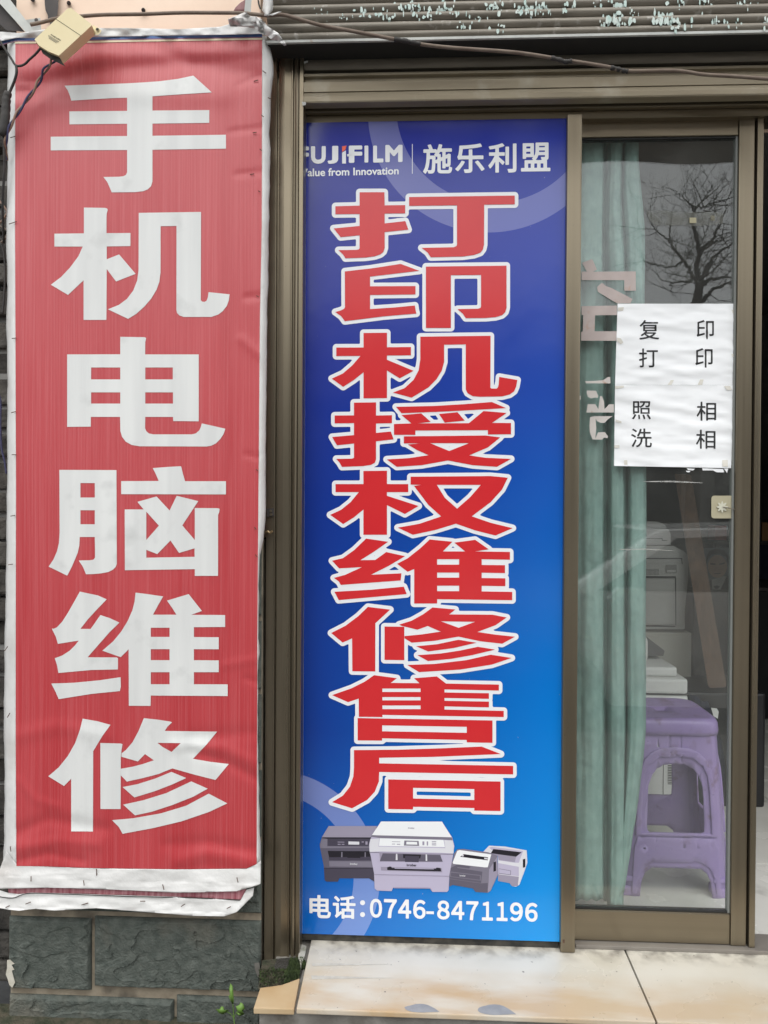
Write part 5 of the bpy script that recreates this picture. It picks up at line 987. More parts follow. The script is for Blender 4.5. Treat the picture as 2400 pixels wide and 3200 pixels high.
# ------------------------------------------------------------------ purple stool
YS = 0.29
sx = at(2111, 2785, YS).x; stool = thing('plastic_stool', 'purple plastic stool with arched openings standing behind the door glass', 'stool', (sx, YS+0.15, 0.0))
HB, HT_, ST_H = 0.154, 0.126, 0.515
def srf(s, v, side, off=0.0):
    """s -1..1 across one side, v height 0..1"""
    h = HB+(HT_-HB)*(v**1.25)+off; r = 0.034; a = 0.78
    if abs(s) <= a: x = s/a*(h-r); y = h
    else:
        an = (abs(s)-a)/(1-a)*math.pi/4; x = math.copysign((h-r)+r*math.sin(an), s); y = (h-r)+r*math.cos(an)
    p = Vector((x, -y))
    c, sn = (1, 0, -1, 0)[side], (0, 1, 0, -1)[side]
    return (sx+p.x*c-p.y*sn, YS+0.15+p.x*sn+p.y*c, v*ST_H)
def arch(x0, x1, y0, y1, r, n=10):
    P = [(x0, y0), (x1, y0)]
    rx = (x1-x0)/2; cx = (x0+x1)/2; cy = y1-r
    for k in range(n+1):
        an = math.pi*k/n; P.append((cx+rx*abs(math.cos(an))**0.75*math.copysign(1, math.cos(an)), cy+r*abs(math.sin(an))**0.75))
    return P
WIN = arch(-0.59, 0.59, 0.37, 0.745, 0.19); WIN[0] = (-0.57, 0.37); WIN[1] = (0.57, 0.37)
FOOT = [(-0.68, -0.001), (-0.65, 0.09), (-0.59, 0.135), (-0.46, 0.163), (0.46, 0.163), (0.59, 0.135), (0.65, 0.09), (0.68, -0.001)]
OUT = [(-1, 0), (-0.68, 0)]+FOOT[1:-1]+[(0.68, 0), (1, 0), (1, 0.93), (-1, 0.93)]
for side in range(4):
    mb = MB(); pieces_mesh(mb, grid_clip([OUT, WIN], 0.065, 0.06), lambda s, v: srf(s, v, side), M['stool'])
    o = mb.build('side_panel', stool, True); sm = o.modifiers.new('thick', 'SOLIDIFY'); sm.thickness = 0.004; sm.offset = 0
    RING = arch(-0.78, 0.78, 0.345, 0.84, 0.22); RING[0] = (-0.78, 0.345); RING[1] = (0.78, 0.345)
    INN = arch(-0.68, 0.68, 0.36, 0.79, 0.18)
    mb = MB(); pieces_mesh(mb, grid_clip([RING, INN], 0.065, 0.06), lambda s, v: srf(s, v, side, 0.005), M['stool'])
    o = mb.build('raised_arch', stool, True); sm = o.modifiers.new('thick', 'SOLIDIFY'); sm.thickness = 0.007; sm.offset = 0; o.modifiers.new('bev', 'BEVEL').width = 0.0025
    AP = [(-0.82, 0.02), (-0.73, 0.02), (-0.70, 0.11), (-0.62, 0.17), (-0.48, 0.20), (0.48, 0.20), (0.62, 0.17), (0.70, 0.11), (0.73, 0.02), (0.82, 0.02), (0.80, 0.28), (0.74, 0.335), (-0.74, 0.335), (-0.80, 0.28)]
    mb = MB(); pieces_mesh(mb, grid_clip([AP], 0.065, 0.06), lambda s, v: srf(s, v, side, 0.004), M['stool'])
    o = mb.build('apron', stool, True); sm = o.modifiers.new('thick', 'SOLIDIFY'); sm.thickness = 0.006; sm.offset = 0; o.modifiers.new('bev', 'BEVEL').width = 0.002
# seat: rounded square dish with a lip
V = []; F = []; nseg = 48
def rsq(h, r, k):
    an = 2*math.pi*k/nseg; c, s_ = math.cos(an), math.sin(an); e = 0.32
    return (h*math.copysign(abs(c)**e, c), h*math.copysign(abs(s_)**e, s_))
rings = [(0.128, 0.905), (0.138, 0.908), (0.139, 0.93), (0.137, 0.972), (0.132, 0.990), (0.120, 0.998), (0.102, 0.992), (0.05, 0.986), (0.018, 0.984), (0.016, 0.976)]
for h, v in rings:
    for k in range(nseg):
        x, y = rsq(h, 0, k); V.append((sx+x, YS+0.15+y, v*ST_H))
for j in range(len(rings)-1):
    for k in range(nseg): F.append((j*nseg+k, j*nseg+(k+1) % nseg, (j+1)*nseg+(k+1) % nseg, (j+1)*nseg+k))
F.append(tuple((len(rings)-1)*nseg+k for k in range(nseg)))
MB().add(V, F, M['stool']).build('seat', stool, True)
for dx in (-1, 1):
    for dy in (-1, 1):
        x, y = sx+dx*(HB-0.022), YS+0.15+dy*(HB-0.022)
        MB().box(x-0.024, x+0.024, y-0.024, y+0.024, 0.0, 0.028, M['stool'], 0.006).build('foot', stool)
        MB().box(x-0.027, x+0.027, y-0.027, y+0.027, 0.044, 0.058, M['stool'], 0.005).build('foot_collar', stool)

# ------------------------------------------------------------------ office machines inside
def bxp(mb, px0, px1, py0, py1, Y, depth, m, bev=0.006):
    a = at(px0, py0, Y); b = at(px1, py1, Y); return mb.box(a.x, b.x, Y, Y+depth, b.z, a.z, m, bev)
YW = 0.80
wc = thing('white_copier', 'white floor standing copier with vent slots behind the purple stool', 'copier', (at(2060, 2560, YW).x, YW+0.2, 0.0))
top = at(2150, 2122, YW)
a = at(1830, 2190, YW); b = at(2148, 2560, YW)
mb = MB(); mb.box(a.x, b.x, YW, YW+0.42, 0.03, at(2100, 2172, YW).z, M['copier_white'], 0.012); mb.build('body', wc)
mb = MB(); mb.box(a.x, b.x-0.004, YW-0.006, YW+0.40, at(2100, 2168, YW).z, top.z, M['copier_white'], 0.010); mb.build('scanner_unit', wc)
zt = top.z
MB().box(a.x, b.x-0.03, YW+0.03, YW+0.36, zt+0.001, zt+0.035, M['copier_white'], 0.01).build('lid', wc)
MB().box(a.x, b.x-0.11, YW+0.10, YW+0.34, zt+0.036, zt+0.13, M['copier_white'], 0.02).build('document_feeder', wc)
MB().prism([(0, 0), (0.16, 0.0), (0.165, 0.02), (0.06, 0.10), (0, 0.12)], lambda u, v, d: (b.x-0.20+u, YW+0.16+d, zt+0.05+v), 0, 0.12, M['copier_dark']).build('paper_guide', wc)
MB().box(a.x, b.x-0.002, YW-0.003, YW+0.001, at(2100, 2171, YW).z, at(2100, 2168, YW).z, M['copier_dark']).build('seam', wc)
for k in range(12):
    p = at(2090, 2392+k*5.2, YW); MB().box(p.x-0.004, p.x+0.018, YW-0.002, YW+0.002, p.z-0.0012, p.z+0.0012, M['copier_dark']).build('vent_slot', wc)
p = at(2075, 2545, YW); MB().box(p.x, p.x+0.045, YW-0.003, YW+0.003, p.z-0.008, p.z+0.008, M['copier_dark']).build('power_switch', wc)
MB().box(a.x+0.01, b.x-0.01, YW+0.01, YW+0.40, 0.0, 0.029, M['copier_dark']).build('plinth', wc)
MB().box(at(2072, 2380, YW).x, at(2072, 2380, YW).x+0.002, YW-0.0015, YW+0.001, 0.06, at(2072, 2380, YW).z+0.15, M['copier_dark']).build('seam', wc)
YK = 1.25
cab = thing('steel_cabinet', 'beige steel cabinet standing under the grey copier', 'cabinet', (at(2060, 2200, YK).x, YK+0.25, 0.0))
ctop = at(2140, 1978, YK).z; cx0, cx1 = at(1800, 2000, YK).x, at(2161, 2000, YK).x
MB().box(cx0, cx1, YK, YK+0.5, 0.0, ctop, M['cabinet'], 0.003).build('body', cab)
MB().box(cx0, at(2146, 2000, YK).x, YK-0.004, YK-0.0005, 0.04, at(2146, 1990, YK).z, M['cabinet'], 0.001).build('door', cab)
gc = thing('grey_copier', 'large grey copier with a speaker grille and paper door, on the beige cabinet', 'copier', (at(2060, 1965, YK).x, YK+0.25, ctop))
g = lambda pts, d0, d1, m, name, par=gc: MB().prism(pts, lambda u, v, d: at(u, v, YK+d), d0, d1, m).build(name, par)
g([(1850, 1966), (2140, 1966), (2140, 1912), (2150, 1810), (2150, 1735), (2136, 1722), (2105, 1706), (1850, 1704)], 0.015, 0.45, M['copier'], 'body')
g([(1850, 1703), (2096, 1703), (2096, 1670), (2090, 1655), (2080, 1652), (1850, 1650)], 0.03, 0.42, M['copier'], 'scanner_unit')
g([(1850, 1649), (2084, 1651), (2078, 1640), (2055, 1630), (1850, 1624)], 0.05, 0.40, M['copier'], 'document_feeder')
g([(1850, 1682), (2070, 1682), (2070, 1688), (2085, 1688), (2085, 1689.5), (2068.5, 1689.5), (2068.5, 1683.5), (1850, 1683.5)], 0.025, 0.0295, M['copier_dark'], 'seam')
g([(1850, 1744), (2131, 1744), (2133, 1762), (2131, 1762), (2129, 1746), (1850, 1746)], 0.010, 0.0145, M['copier_dark'], 'seam')
g([(1850, 1765), (2138, 1765), (2138, 1912), (2110, 1912), (2110, 1802), (1850, 1800)], 0.005, 0.0145, M['copier'], 'front_cover')
g([(1850, 1799), (2112, 1801), (2112, 1806), (1850, 1805)], 0.003, 0.0048, M['copier_dark'], 'seam')
g([(1850, 1807), (2108, 1808), (2110, 1952), (1850, 1950)], 0.004, 0.0145, M['copier'], 'paper_door')
g([(2110, 1806), (2113, 1806), (2113, 1952), (2111, 1952)], 0.003, 0.0048, M['copier_dark'], 'seam')
g([(1850, 1954), (2050, 1954), (2110, 1957), (2110, 1959), (1850, 1956)], 0.009, 0.0145, M['copier_dark'], 'seam')
g(rrect(2080, 1765, 2115, 1791, 4), 0.0015, 0.0048, mat('grey_recess', (0.22, 0.22, 0.21), rough=0.5), 'latch_recess')
g(rrect(2084, 1781, 2112, 1789, 2), -0.001, 0.0012, M['copier'], 'latch')
for i in range(10):
    for j in range(5): g(rc(2020+i*4, 1778+j*4, 2022+i*4, 2.0+1778+j*4), 0.0035, 0.0048, M['copier_dark'], 'grille_hole')
bg_ = thing('black_bag', 'slumped black bag with a white tag behind the right edge of the purple stool', 'bag', (at(2195, 2300, 0.85).x, 0.85, 0.0))
c0 = at(2190, 2230, 0.86); V = []; F = []
for j in range(13):
    for k_ in range(20):
        th = math.pi*j/12; ph = 2*math.pi*k_/20; d_ = Vector((math.sin(th)*math.cos(ph), math.sin(th)*math.sin(ph), math.cos(th))); rr = 1+0.25*noise.noise(d_*2.3)
        V.append((c0.x+d_.x*0.09*rr, 0.90+d_.y*0.10*rr, max(0.0, (c0.z+0.04)*0.5+d_.z*(c0.z+0.04)*0.5*rr)))
for j in range(12):
    for k_ in range(20): F.append((j*20+k_, j*20+(k_+1) % 20, (j+1)*20+(k_+1) % 20, (j+1)*20+k_))
MB().add(V, F, M['navy']).build('body', bg_, True)
MB().prism([(2222, 2212), (2240, 2214), (2246, 2224), (2243, 2246), (2230, 2238)], lambda u, v, d: at(u, v, 0.78+d), 0, 0.01, M['copier_white']).build('tag', bg_)
# leaning board
bd = thing('leaning_board', 'long brown board leaning on the wall between the copier and the portrait', 'board', tuple(at(2250, 2150, 1.05)))
def lean(u, v, d):
    k = (2152-v)/660.0; return at(u, v, 1.02+0.30*k+d)
MB().prism([(2108, 1480), (2160, 1484), (2270, 2140), (2266, 2148), (2218, 2150), (2212, 2140)], lean, 0, 0.02, M['wood']).build('plank', bd)
foot = at(2240, 2150, 1.04)
MB().box(foot.x-0.16, foot.x+0.16, 0.98, 1.30, 0.0, foot.z-0.004, M['black_plastic'], 0.01).build('support_block', bd)
# portrait on a dark panel
YPp = 2.2
pt = thing('portrait_photo', 'dim portrait photo of a person in a dark suit above a black panel', 'photo', tuple(at(2250, 1850, YPp)))
T2 = dict(bgp=mat('photo_backdrop', (0.075, 0.09, 0.10), rough=0.5), skin=mat('photo_skin', (0.21, 0.145, 0.11), (0.25, 0.175, 0.13), rough=0.5, scale=30), hair=mat('photo_hair', (0.012, 0.011, 0.011), rough=0.5), suit=mat('photo_suit', (0.012, 0.013, 0.016), rough=0.5), shirt=mat('photo_shirt', (0.22, 0.22, 0.21), rough=0.5))
def ptp(L, m, k): return MB().poly([L], lambda u, v: at(u, v, YPp-0.0004*k), m)
MB().prism(rc(2196, 1712, 2296, 1842), lambda u, v, d: at(u, v, YPp+d), 0.0, 0.012, T2['bgp']).build('print', pt)
cx_, cy_ = 2242, 1776
ptp([(cx_+30*math.cos(a*.2618)*(1.0), cy_-6+36*math.sin(a*.2618)) for a in range(24)], T2['skin'], 2).build('face', pt)
ptp([(2206, 1765), (2207, 1742), (2216, 1722), (2238, 1714), (2262, 1720), (2277, 1738), (2279, 1768), (2274, 1760), (2270, 1742), (2250, 1730), (2224, 1732), (2213, 1745)], T2['hair'], 3).build('hair', pt)
ptp([(2196, 1842), (2198, 1826), (2222, 1812), (2262, 1808), (2285, 1800), (2296, 1806), (2296, 1842)], T2['suit'], 1).build('suit', pt)
ptp([(2224, 1812), (2262, 1800), (2272, 1800), (2252, 1842), (2226, 1842)], T2['shirt'], 1.5).build('shirt', pt)
ptp([(2220, 1760), (2236, 1761), (2236, 1765), (2220, 1764)], T2['hair'], 4).build('eye', pt); ptp([(2248, 1761), (2266, 1757), (2266, 1761), (2248, 1766)], T2['hair'], 4).build('eye', pt)
ptp([(2232, 1792), (2252, 1790), (2252, 1793), (2232, 1794)], T2['hair'], 4).build('mouth', pt)
ptp([(2230, 1832), (2240, 1829), (2250, 1832), (2244, 1840), (2234, 1840)], T2['suit'], 4).build('tie', pt)
dk = thing('dark_desk', 'black desk panel under the portrait photo', 'desk', tuple(at(2250, 2000, YPp)))
a = at(2170, 1845, YPp); b = at(2420, 2000, YPp)
MB().box(a.x, b.x+0.9, YPp+0.01, YPp+0.6, 0.0, a.z, M['black_plastic'], 0.01).build('body', dk)
MB().box(a.x-0.01, b.x+0.91, YPp+0.002, YPp+0.62, a.z+0.0005, a.z+0.02, M['dark_steel'], 0.004).build('top', dk)
# goods on a shelf seen through the doorway
sh = thing('shelf', 'dark shelf of small goods deep inside the doorway', 'shelf', tuple(at(2390, 1690, 2.6)))
ps = at(2380, 1690, 2.75); MB().box(ps.x-0.3, ps.x+1.0, 2.72, 3.0, ps.z-0.02, ps.z, M['dark_steel']).build('board', sh)
MB().box(ps.x-0.3, ps.x-0.28, 2.72, 3.0, 0, ps.z-0.021, M['dark_steel']).build('upright', sh); MB().box(ps.x+0.98, ps.x+1.0, 2.72, 3.0, 0, ps.z-0.021, M['dark_steel']).build('upright', sh)
r5 = random.Random(5); x = ps.x-0.28; kk = 0
for (c, cn, wd, hh) in (((0.30, 0.05, 0.04), 'red', 0.07, 0.09), ((0.40, 0.40, 0.38), 'white', 0.09, 0.06), ((0.05, 0.05, 0.06), 'black', 0.10, 0.14), ((0.30, 0.16, 0.06), 'orange', 0.08, 0.11), ((0.25, 0.25, 0.27), 'grey', 0.12, 0.08), ((0.06, 0.10, 0.22), 'blue', 0.10, 0.12)):
    o = MB().box(x, x+wd, 2.74, 2.86, ps.z+0.0005, ps.z+hh, mat('carton_'+cn, c, rough=0.6), 0.003).build('carton')
    tag(o, 'small '+cn+' carton standing on the dark shelf inside the doorway', 'carton', 'cartons on the shelf inside the doorway'); x += wd+0.006
cl = thing('hanging_cloth', 'navy cloth hanging from the shelf deep inside the doorway', 'cloth', (ps.x+0.35, 2.69, 0.4))
V = []; F = []; nx = 40
for j in range(9):
    for i in range(nx+1):
        u = i/nx; V.append((ps.x-0.27+1.2*u, 2.69+0.018*math.sin(u*38)*(0.4+j/8*0.6), ps.z-0.02-(ps.z-0.02-0.36)*j/8))
for j in range(8):
    for i in range(nx): a_ = j*(nx+1)+i; F.append((a_, a_+1, a_+nx+2, a_+nx+1))
o = MB().add(V, F, M['navy']).build('fabric', cl, True); o.modifiers.new('thick', 'SOLIDIFY').thickness = 0.002

# ------------------------------------------------------------------ power supply, cables
pw = thing('power_supply_box', 'cream plastic power supply box tilted over the top left corner of the red banner', 'power box', tuple(at(205, 210, -0.15)))
YP = -0.215
q = [(108, 123), (216, 24), (288, 78), (184, 176)]     # tilted face
fq = [(108, 123), (112, 119), (212, 26), (222, 25), (284, 74), (286, 80), (184, 174), (150, 160), (122, 142)]
n = len(fq)
V = [at(u, v, YP) for u, v in fq]+[at(u+14, v+26, YP+0.045) for u, v in fq]
mbx = MB(); tri = tessellate_polygon([[Vector((u, v, 0)) for u, v in fq]])
mbx.add(V, [tuple(t_) for t_ in tri]+[tuple(n+i for i in t_) for t_ in tri]+[(i, (i+1) % n, n+(i+1) % n, n+i) for i in range(n)], M['box_cream']).build('case', pw)
MB().tube([at(176, 60, YP-0.0002), at(252, 111, YP-0.0002)], 0.0006, M['dark_gap'], 4).build('seam', pw)
MB().prism([(290, 78), (312, 90), (317, 96), (314, 104), (304, 110), (288, 104)], lambda u, v, d: at(u, v, YP+0.036+d), 0, 0.006, M['box_cream']).build('mounting_tab', pw)
MB().prism([(304+5*math.cos(k*.785), 91+4*math.sin(k*.785)) for k in range(8)], lambda u, v, d: at(u, v, YP+0.032+d), 0, 0.004, M['dark_gap']).build('screw', pw)
mb = MB(); text_into(mb, 'POWER SUPPLY', (160, 106), (191, 125), (189, 129), (158, 110), lambda u, v: at(u, v, YP-0.0006), M['ink'], 0.03, 0.03)
for k in range(3):
    ox, oy = -9+k*1.0, 3+k*4.5; mb.poly([[(160+ox, 106+oy), (194+ox-5*k, 127+oy-3*k), (193+ox-5*k, 128.6+oy-3*k), (159+ox, 107.6+oy)]], lambda u, v: at(u, v, YP-0.0006), mat('grey_ink', (0.25, 0.22, 0.15), rough=0.6))
mb.build('printed_text', pw)
MB().prism([(122, 144), (150, 162), (184, 176), (196, 196), (205, 208), (160, 186), (134, 168)], lambda u, v, d: at(u, v, YP+0.012+d), 0, 0.02, M['dark_gap']).build('open_end', pw)

def cable(name, label, pts, r, m, cat='cable', parts=(), seg=8, n=8):
    P = catmull(pts, n); zmin = min(P, key=lambda p: p.z)
    t = thing(name, label, cat, tuple(zmin)); MB().tube(P, r, m, seg).build('sheath', t, True); return t
main = [at(95, 77, -0.16), at(130, 70, -0.155), at(180, 58, -0.15), at(265, 50, -0.13), at(330, 46, -0.12), at(450, 44, -0.115), at(560, 40, -0.115), at(690, 40, -0.12), at(760, 41, -0.13), at(830, 48, -0.135), at(880, 46, -0.135), at(920, 55, -0.14), at(1000, 78, -0.14), at(1120, 101, -0.14), at(1240, 124, -0.14), at(1320, 139, -0.13), at(1420, 150, -0.12), at(1600, 163, -0.115), at(1720, 180, -0.11), at(1760, 190, -0.11), at(1800, 193, -0.11), at(1900, 209, -0.11), at(1960, 222, -0.11), at(2110, 221, -0.11), at(2200, 233, -0.11), at(2300, 239, -0.11), at(2450, 251, -0.11)]
t = cable('power_cable', 'dusty brown cable sagging across the shutter housing from the pink pillar', main, 0.0042, M['cable_brown'])
for s_ in ([at(1232, 123, -0.14), at(1262, 127, -0.14), at(1290, 133, -0.137), at(1313, 138, -0.133)], [at(1722, 181, -0.11), at(1745, 186, -0.11), at(1768, 193, -0.112), at(1788, 190, -0.115)], [at(1908, 211, -0.11), at(1930, 216, -0.11), at(1948, 221, -0.11), at(1962, 223, -0.11)]):
    MB().tube(catmull(s_, 4), 0.0058, M['cable_black'], 8, rad=[0.0052+0.0009*math.sin(k*1.7) for k in range(len(catmull(s_, 4)))]).build('tape_wrap', t, True)
cable('low_voltage_lead', 'thin black lead looping from the power box down the left edge of the red banner', [at(126, 152, -0.19), at(110, 170, -0.175), at(92, 186, -0.165), at(78, 200, -0.16), at(62, 206, -0.155), at(48, 203, -0.155), at(35, 183, -0.155), at(20, 160, -0.155), at(2, 132, -0.155), at(-20, 100, -0.155)], 0.0028, M['cable_black'])
cable('hanging_lead', 'dark cable with a black connector hanging by the upper left edge of the red banner', [at(50, 204, -0.158), at(52, 225, -0.158), at(46, 250, -0.155), at(36, 275, -0.15), at(26, 300, -0.148), at(18, 340, -0.145), at(12, 420, -0.14), at(14, 520, -0.13), at(8, 640, -0.10), at(12, 760, -0.06)], 0.0032, M['cable_black'])
c2 = thing('connector', 'fat black cable connector beside the upper left edge of the red banner', 'connector', tuple(at(8, 425, -0.15)))
MB().tube(catmull([at(26, 288, -0.15), at(20, 310, -0.15), at(18, 350, -0.15), at(14, 390, -0.15), at(6, 424, -0.15)], 5), 0.010, M['cable_black'], 10, rad=[0.008, 0.009, 0.0095, 0.0095, 0.009, 0.0105, 0.0105, 0.0095, 0.0105, 0.0105, 0.0095, 0.0105, 0.0105, 0.010, 0.0105, 0.010, 0.0105, 0.0105, 0.010, 0.009, 0.007]).build('sleeve', c2, True)
# twisted pair
base = catmull([at(172, 182, -0.185), at(158, 198, -0.18), at(138, 222, -0.165), at(124, 250, -0.155), at(108, 278, -0.152), at(84, 312, -0.15), at(60, 345, -0.15), at(40, 378, -0.15), at(26, 408, -0.148), at(18, 440, -0.145), at(16, 470, -0.13), at(22, 500, -0.115)], 14)
for ph, m_, nm, lb in ((0, M['cable_blue'], 'twisted_wire', 'dark blue wire of the twisted pair from the power box'), (math.pi, M['cable_tan'], 'twisted_wire', 'tan wire of the twisted pair from the power box')):
    P = []
    for k, p in enumerate(base):
        f = k/len(base); a_ = f*24+ph; r_ = 0.0036*(1-0.4*f)+0.004*max(0, 0.35-f)
        P.append(p+_X*math.cos(a_)*r_+Vector((0, 1, 0))*math.sin(a_)*r_)
    t = thing(nm, lb, 'wire', tuple(P[-1])); MB().tube(P, 0.0026, m_, 6).build('sheath', t, True)
lw_ = [((-4, 625), (8, 640), (16, 650), (22, 665), (6, 690), (-6, 700)), ((-4, 705), (10, 712), (24, 722), (20, 740), (2, 760)), ((2, 760), (12, 790), (16, 850), (13, 930), (8, 980)), ((-4, 1230), (2, 1260), (1, 1330), (5, 1400), (14, 1440), (20, 1480))]
for k, (P, m_, lb) in enumerate(zip(lw_, (M['cable_tan'], M['cable_brown'], M['cable_black'], M['cable_blue']), ('loose tan wire loop by the sooty brick wall', 'stiff brown wire crossing the sooty brick wall', 'drooping black wire against the sooty brick wall', 'bright blue wire low on the sooty brick wall'))):
    cable('loose_wire', lb, [at(x, y, -0.035-0.004*k) for x, y in P], 0.0026, m_, 'wire')
# crumpled cloth bundle and purple banner edge at the shutter corner, black dirt strip on the pillar
t = thing('cloth_bundle', 'crumpled grey white cloth bundle tied above the corner of the shutter housing', 'cloth', tuple(at(838, 50, -0.16)))
V = []; F = []; nr, nk = 16, 16
for j in range(nr+1):
    v = j/nr; py = -90+140*v; wd = 19*(1-0.25*v)*(1 if v < .93 else .55)
    for k in range(nk):
        an = 2*math.pi*k/nk; rr = 1+0.35*noise.noise(Vector((math.cos(an)*1.7, math.sin(an)*1.7, v*2.5)))
        V.append(at(834+math.cos(an)*wd*rr+4*math.sin(v*3), py, -0.15+math.sin(an)*0.02*rr))
for j in range(nr):
    for k in range(nk): F.append((j*nk+k, j*nk+(k+1) % nk, (j+1)*nk+(k+1) % nk, (j+1)*nk+k))
F.append(tuple(nr*nk+k for k in range(nk)))
MB().add(V, F, M['white_cloth']).build('bundle', t, True)
MB().tube(catmull([at(806, -20, -0.17), at(808, 8, -0.172), at(814, 28, -0.17)], 4), 0.002, M['cable_black'], 5).build('tie_wire', t)
sheet([(838, 46), (850, 43), (868, 37), (880, 36), (866, 42), (850, 49)], lambda u, v: at(u, v, -0.165), 'loose_end', M['white_cloth'], t)
t = thing('banner_offcut', 'faded purple banner offcut hanging above the right corner of the red banner', 'offcut', tuple(at(770, 40, -0.13)))
M['mauve'] = mat('faded_mauve_print', (0.26, 0.12, 0.12), (0.36, 0.20, 0.20), rough=0.6, scale=1, stretch=(90, 1, 2))
sheet([(729, 36), (735, 24), (750, 9), (768, -2), (768, 36)], lambda u, v: at(u, v, -0.122), 'scrap', M['mauve'], t)
MB().prism([(763, 38), (770, -30), (788, -30), (783, 50), (776, 49)], lambda u, v, d: at(u, v, -0.132+d), 0, 0.006, M['grey_steel']).build('steel_edge', t)
t = thing('tar_strip', 'ragged black tar strip running down the pink pillar top', 'strip', tuple(at(165, 70, -0.05)))
MB().prism([(136, -60), (184, -60), (182, 20), (180, 45), (170, 58), (168, 75), (158, 76), (150, 62), (150, 48), (142, 32), (140, 14)], lambda u, v, d: at(u, v, -0.0485-d), 0, 0.010, M['dark_steel']).build('strip', t)
r6 = random.Random(9)
for x, y in ((215, 9), (448, 31), (102, -2)):
    o = MB().tube([at(x, y, -0.044), at(x, y+1, -0.058)], 0.005, M['dark_steel'], 8); tag(o.build('screw'), 'rusty screw head in the pink pillar top', 'screw', 'screws in the pink pillar top')

# ------------------------------------------------------------------ moss, weed, soil
structure(MB().add([tuple(v) for v in [(XPL-0.5, -0.35, -0.212), (xw(800, -0.1, 3150), -0.35, -0.212), (xw(800, -0.1, 3150), -0.03, -0.172), (XPL-0.5, -0.03, -0.172)]], [(0, 1, 2, 3)], M['soil']).build('soil_strip'))
V = []; F = []; VS = []; FS = []
for k in range(3000):
    px = r6.uniform(812, 952); 
    if px < 905: py = r6.uniform(3030+8*noise.noise(Vector((px*.05, 0, 0))), 3084-0.10*(px-812))
    else: py = r6.uniform(3004, 3062)
    if px > 934 and py > 3030: continue
    p = atz(px, py, -0.012); s_ = r6.uniform(0.0015, 0.005); hgt = r6.uniform(0.002, 0.010)*(1.6 if px > 900 else 0.8)
    a_ = r6.uniform(0, 6.28); dx, dy = math.cos(a_)*s_, math.sin(a_)*s_; tv, tf = (V, F) if (px > 892 or r6.random() < 0.25) else (VS, FS); b0 = len(tv)
    hgt *= 1.0 if tv is V else 0.7
    tv += [(p.x-dx, p.y-dy, p.z), (p.x+dx, p.y+dy, p.z), (p.x+r6.uniform(-.004, .004), p.y+r6.uniform(-.004, .004), p.z+hgt)]; tf.append((b0, b0+1, b0+2))
ms = MB().add(V, F, M['moss']); ms.add(VS, FS, M['soil'])
q = [atz(x, y, -0.013) for x, y in ((806, 3092), (850, 3086), (900, 3074), (940, 3058), (955, 3000), (935, 2990), (820, 3000))]
b0 = len(ms.v); ms.add([tuple(p) for p in q], [tuple(range(len(q)))], M['soil'])
tag(ms.build('moss'), 'dark green moss growing round the foot of the guide rail', 'moss', kind='stuff')
wd = thing('weed', 'small bright green weed growing at the foot of the slate cladding', 'plant', tuple(at(732, 3190, -0.11)))
YWd = -0.115
MB().tube(catmull([at(733, 3205, YWd), at(730, 3170, YWd), at(728, 3140, YWd-0.004)], 5), 0.0013, M['leaf'], 5).build('stem', wd)
def leaf(pts, bend, Y=YWd):
    cx = sum(p[0] for p in pts)/len(pts); cy = sum(p[1] for p in pts)/len(pts)
    V = [at(u, v, Y-bend*(abs(u-cx)/20.0)) for u, v in pts]+[at(cx, cy, Y-0.006)]; n = len(pts)
    o = MB().add(V, [(i, (i+1) % n, n) for i in range(n)], M['leaf']).build('leaf', wd, True); o.modifiers.new('thick', 'SOLIDIFY').thickness = 0.0006
leaf([(720, 3073), (727, 3082), (730, 3110), (731, 3130), (728, 3142), (720, 3128), (714, 3112), (719, 3108), (716, 3090)], 0.004)
leaf([(737, 3145), (748, 3140), (752, 3132), (760, 3138), (765, 3152), (758, 3160), (764, 3170), (754, 3173), (748, 3166), (742, 3160)], 0.006, YWd-0.01)
leaf([(738, 3162), (748, 3166), (756, 3170), (750, 3176), (742, 3172)], 0.006, YWd-0.014)
leaf([(674, 3153), (685, 3154), (692, 3145), (698, 3146), (702, 3158), (716, 3156), (708, 3164), (696, 3170), (684, 3166)], 0.005, YWd-0.012)
MB().tube(catmull([at(729, 3180, YWd), at(720, 3168, YWd-0.006), at(706, 3160, YWd-0.012)], 4), 0.0009, M['leaf'], 5).build('stem', wd); MB().tube(catmull([at(731, 3180, YWd), at(738, 3166, YWd-0.006), at(746, 3158, YWd-0.01)], 4), 0.0009, M['leaf'], 5).build('stem', wd)

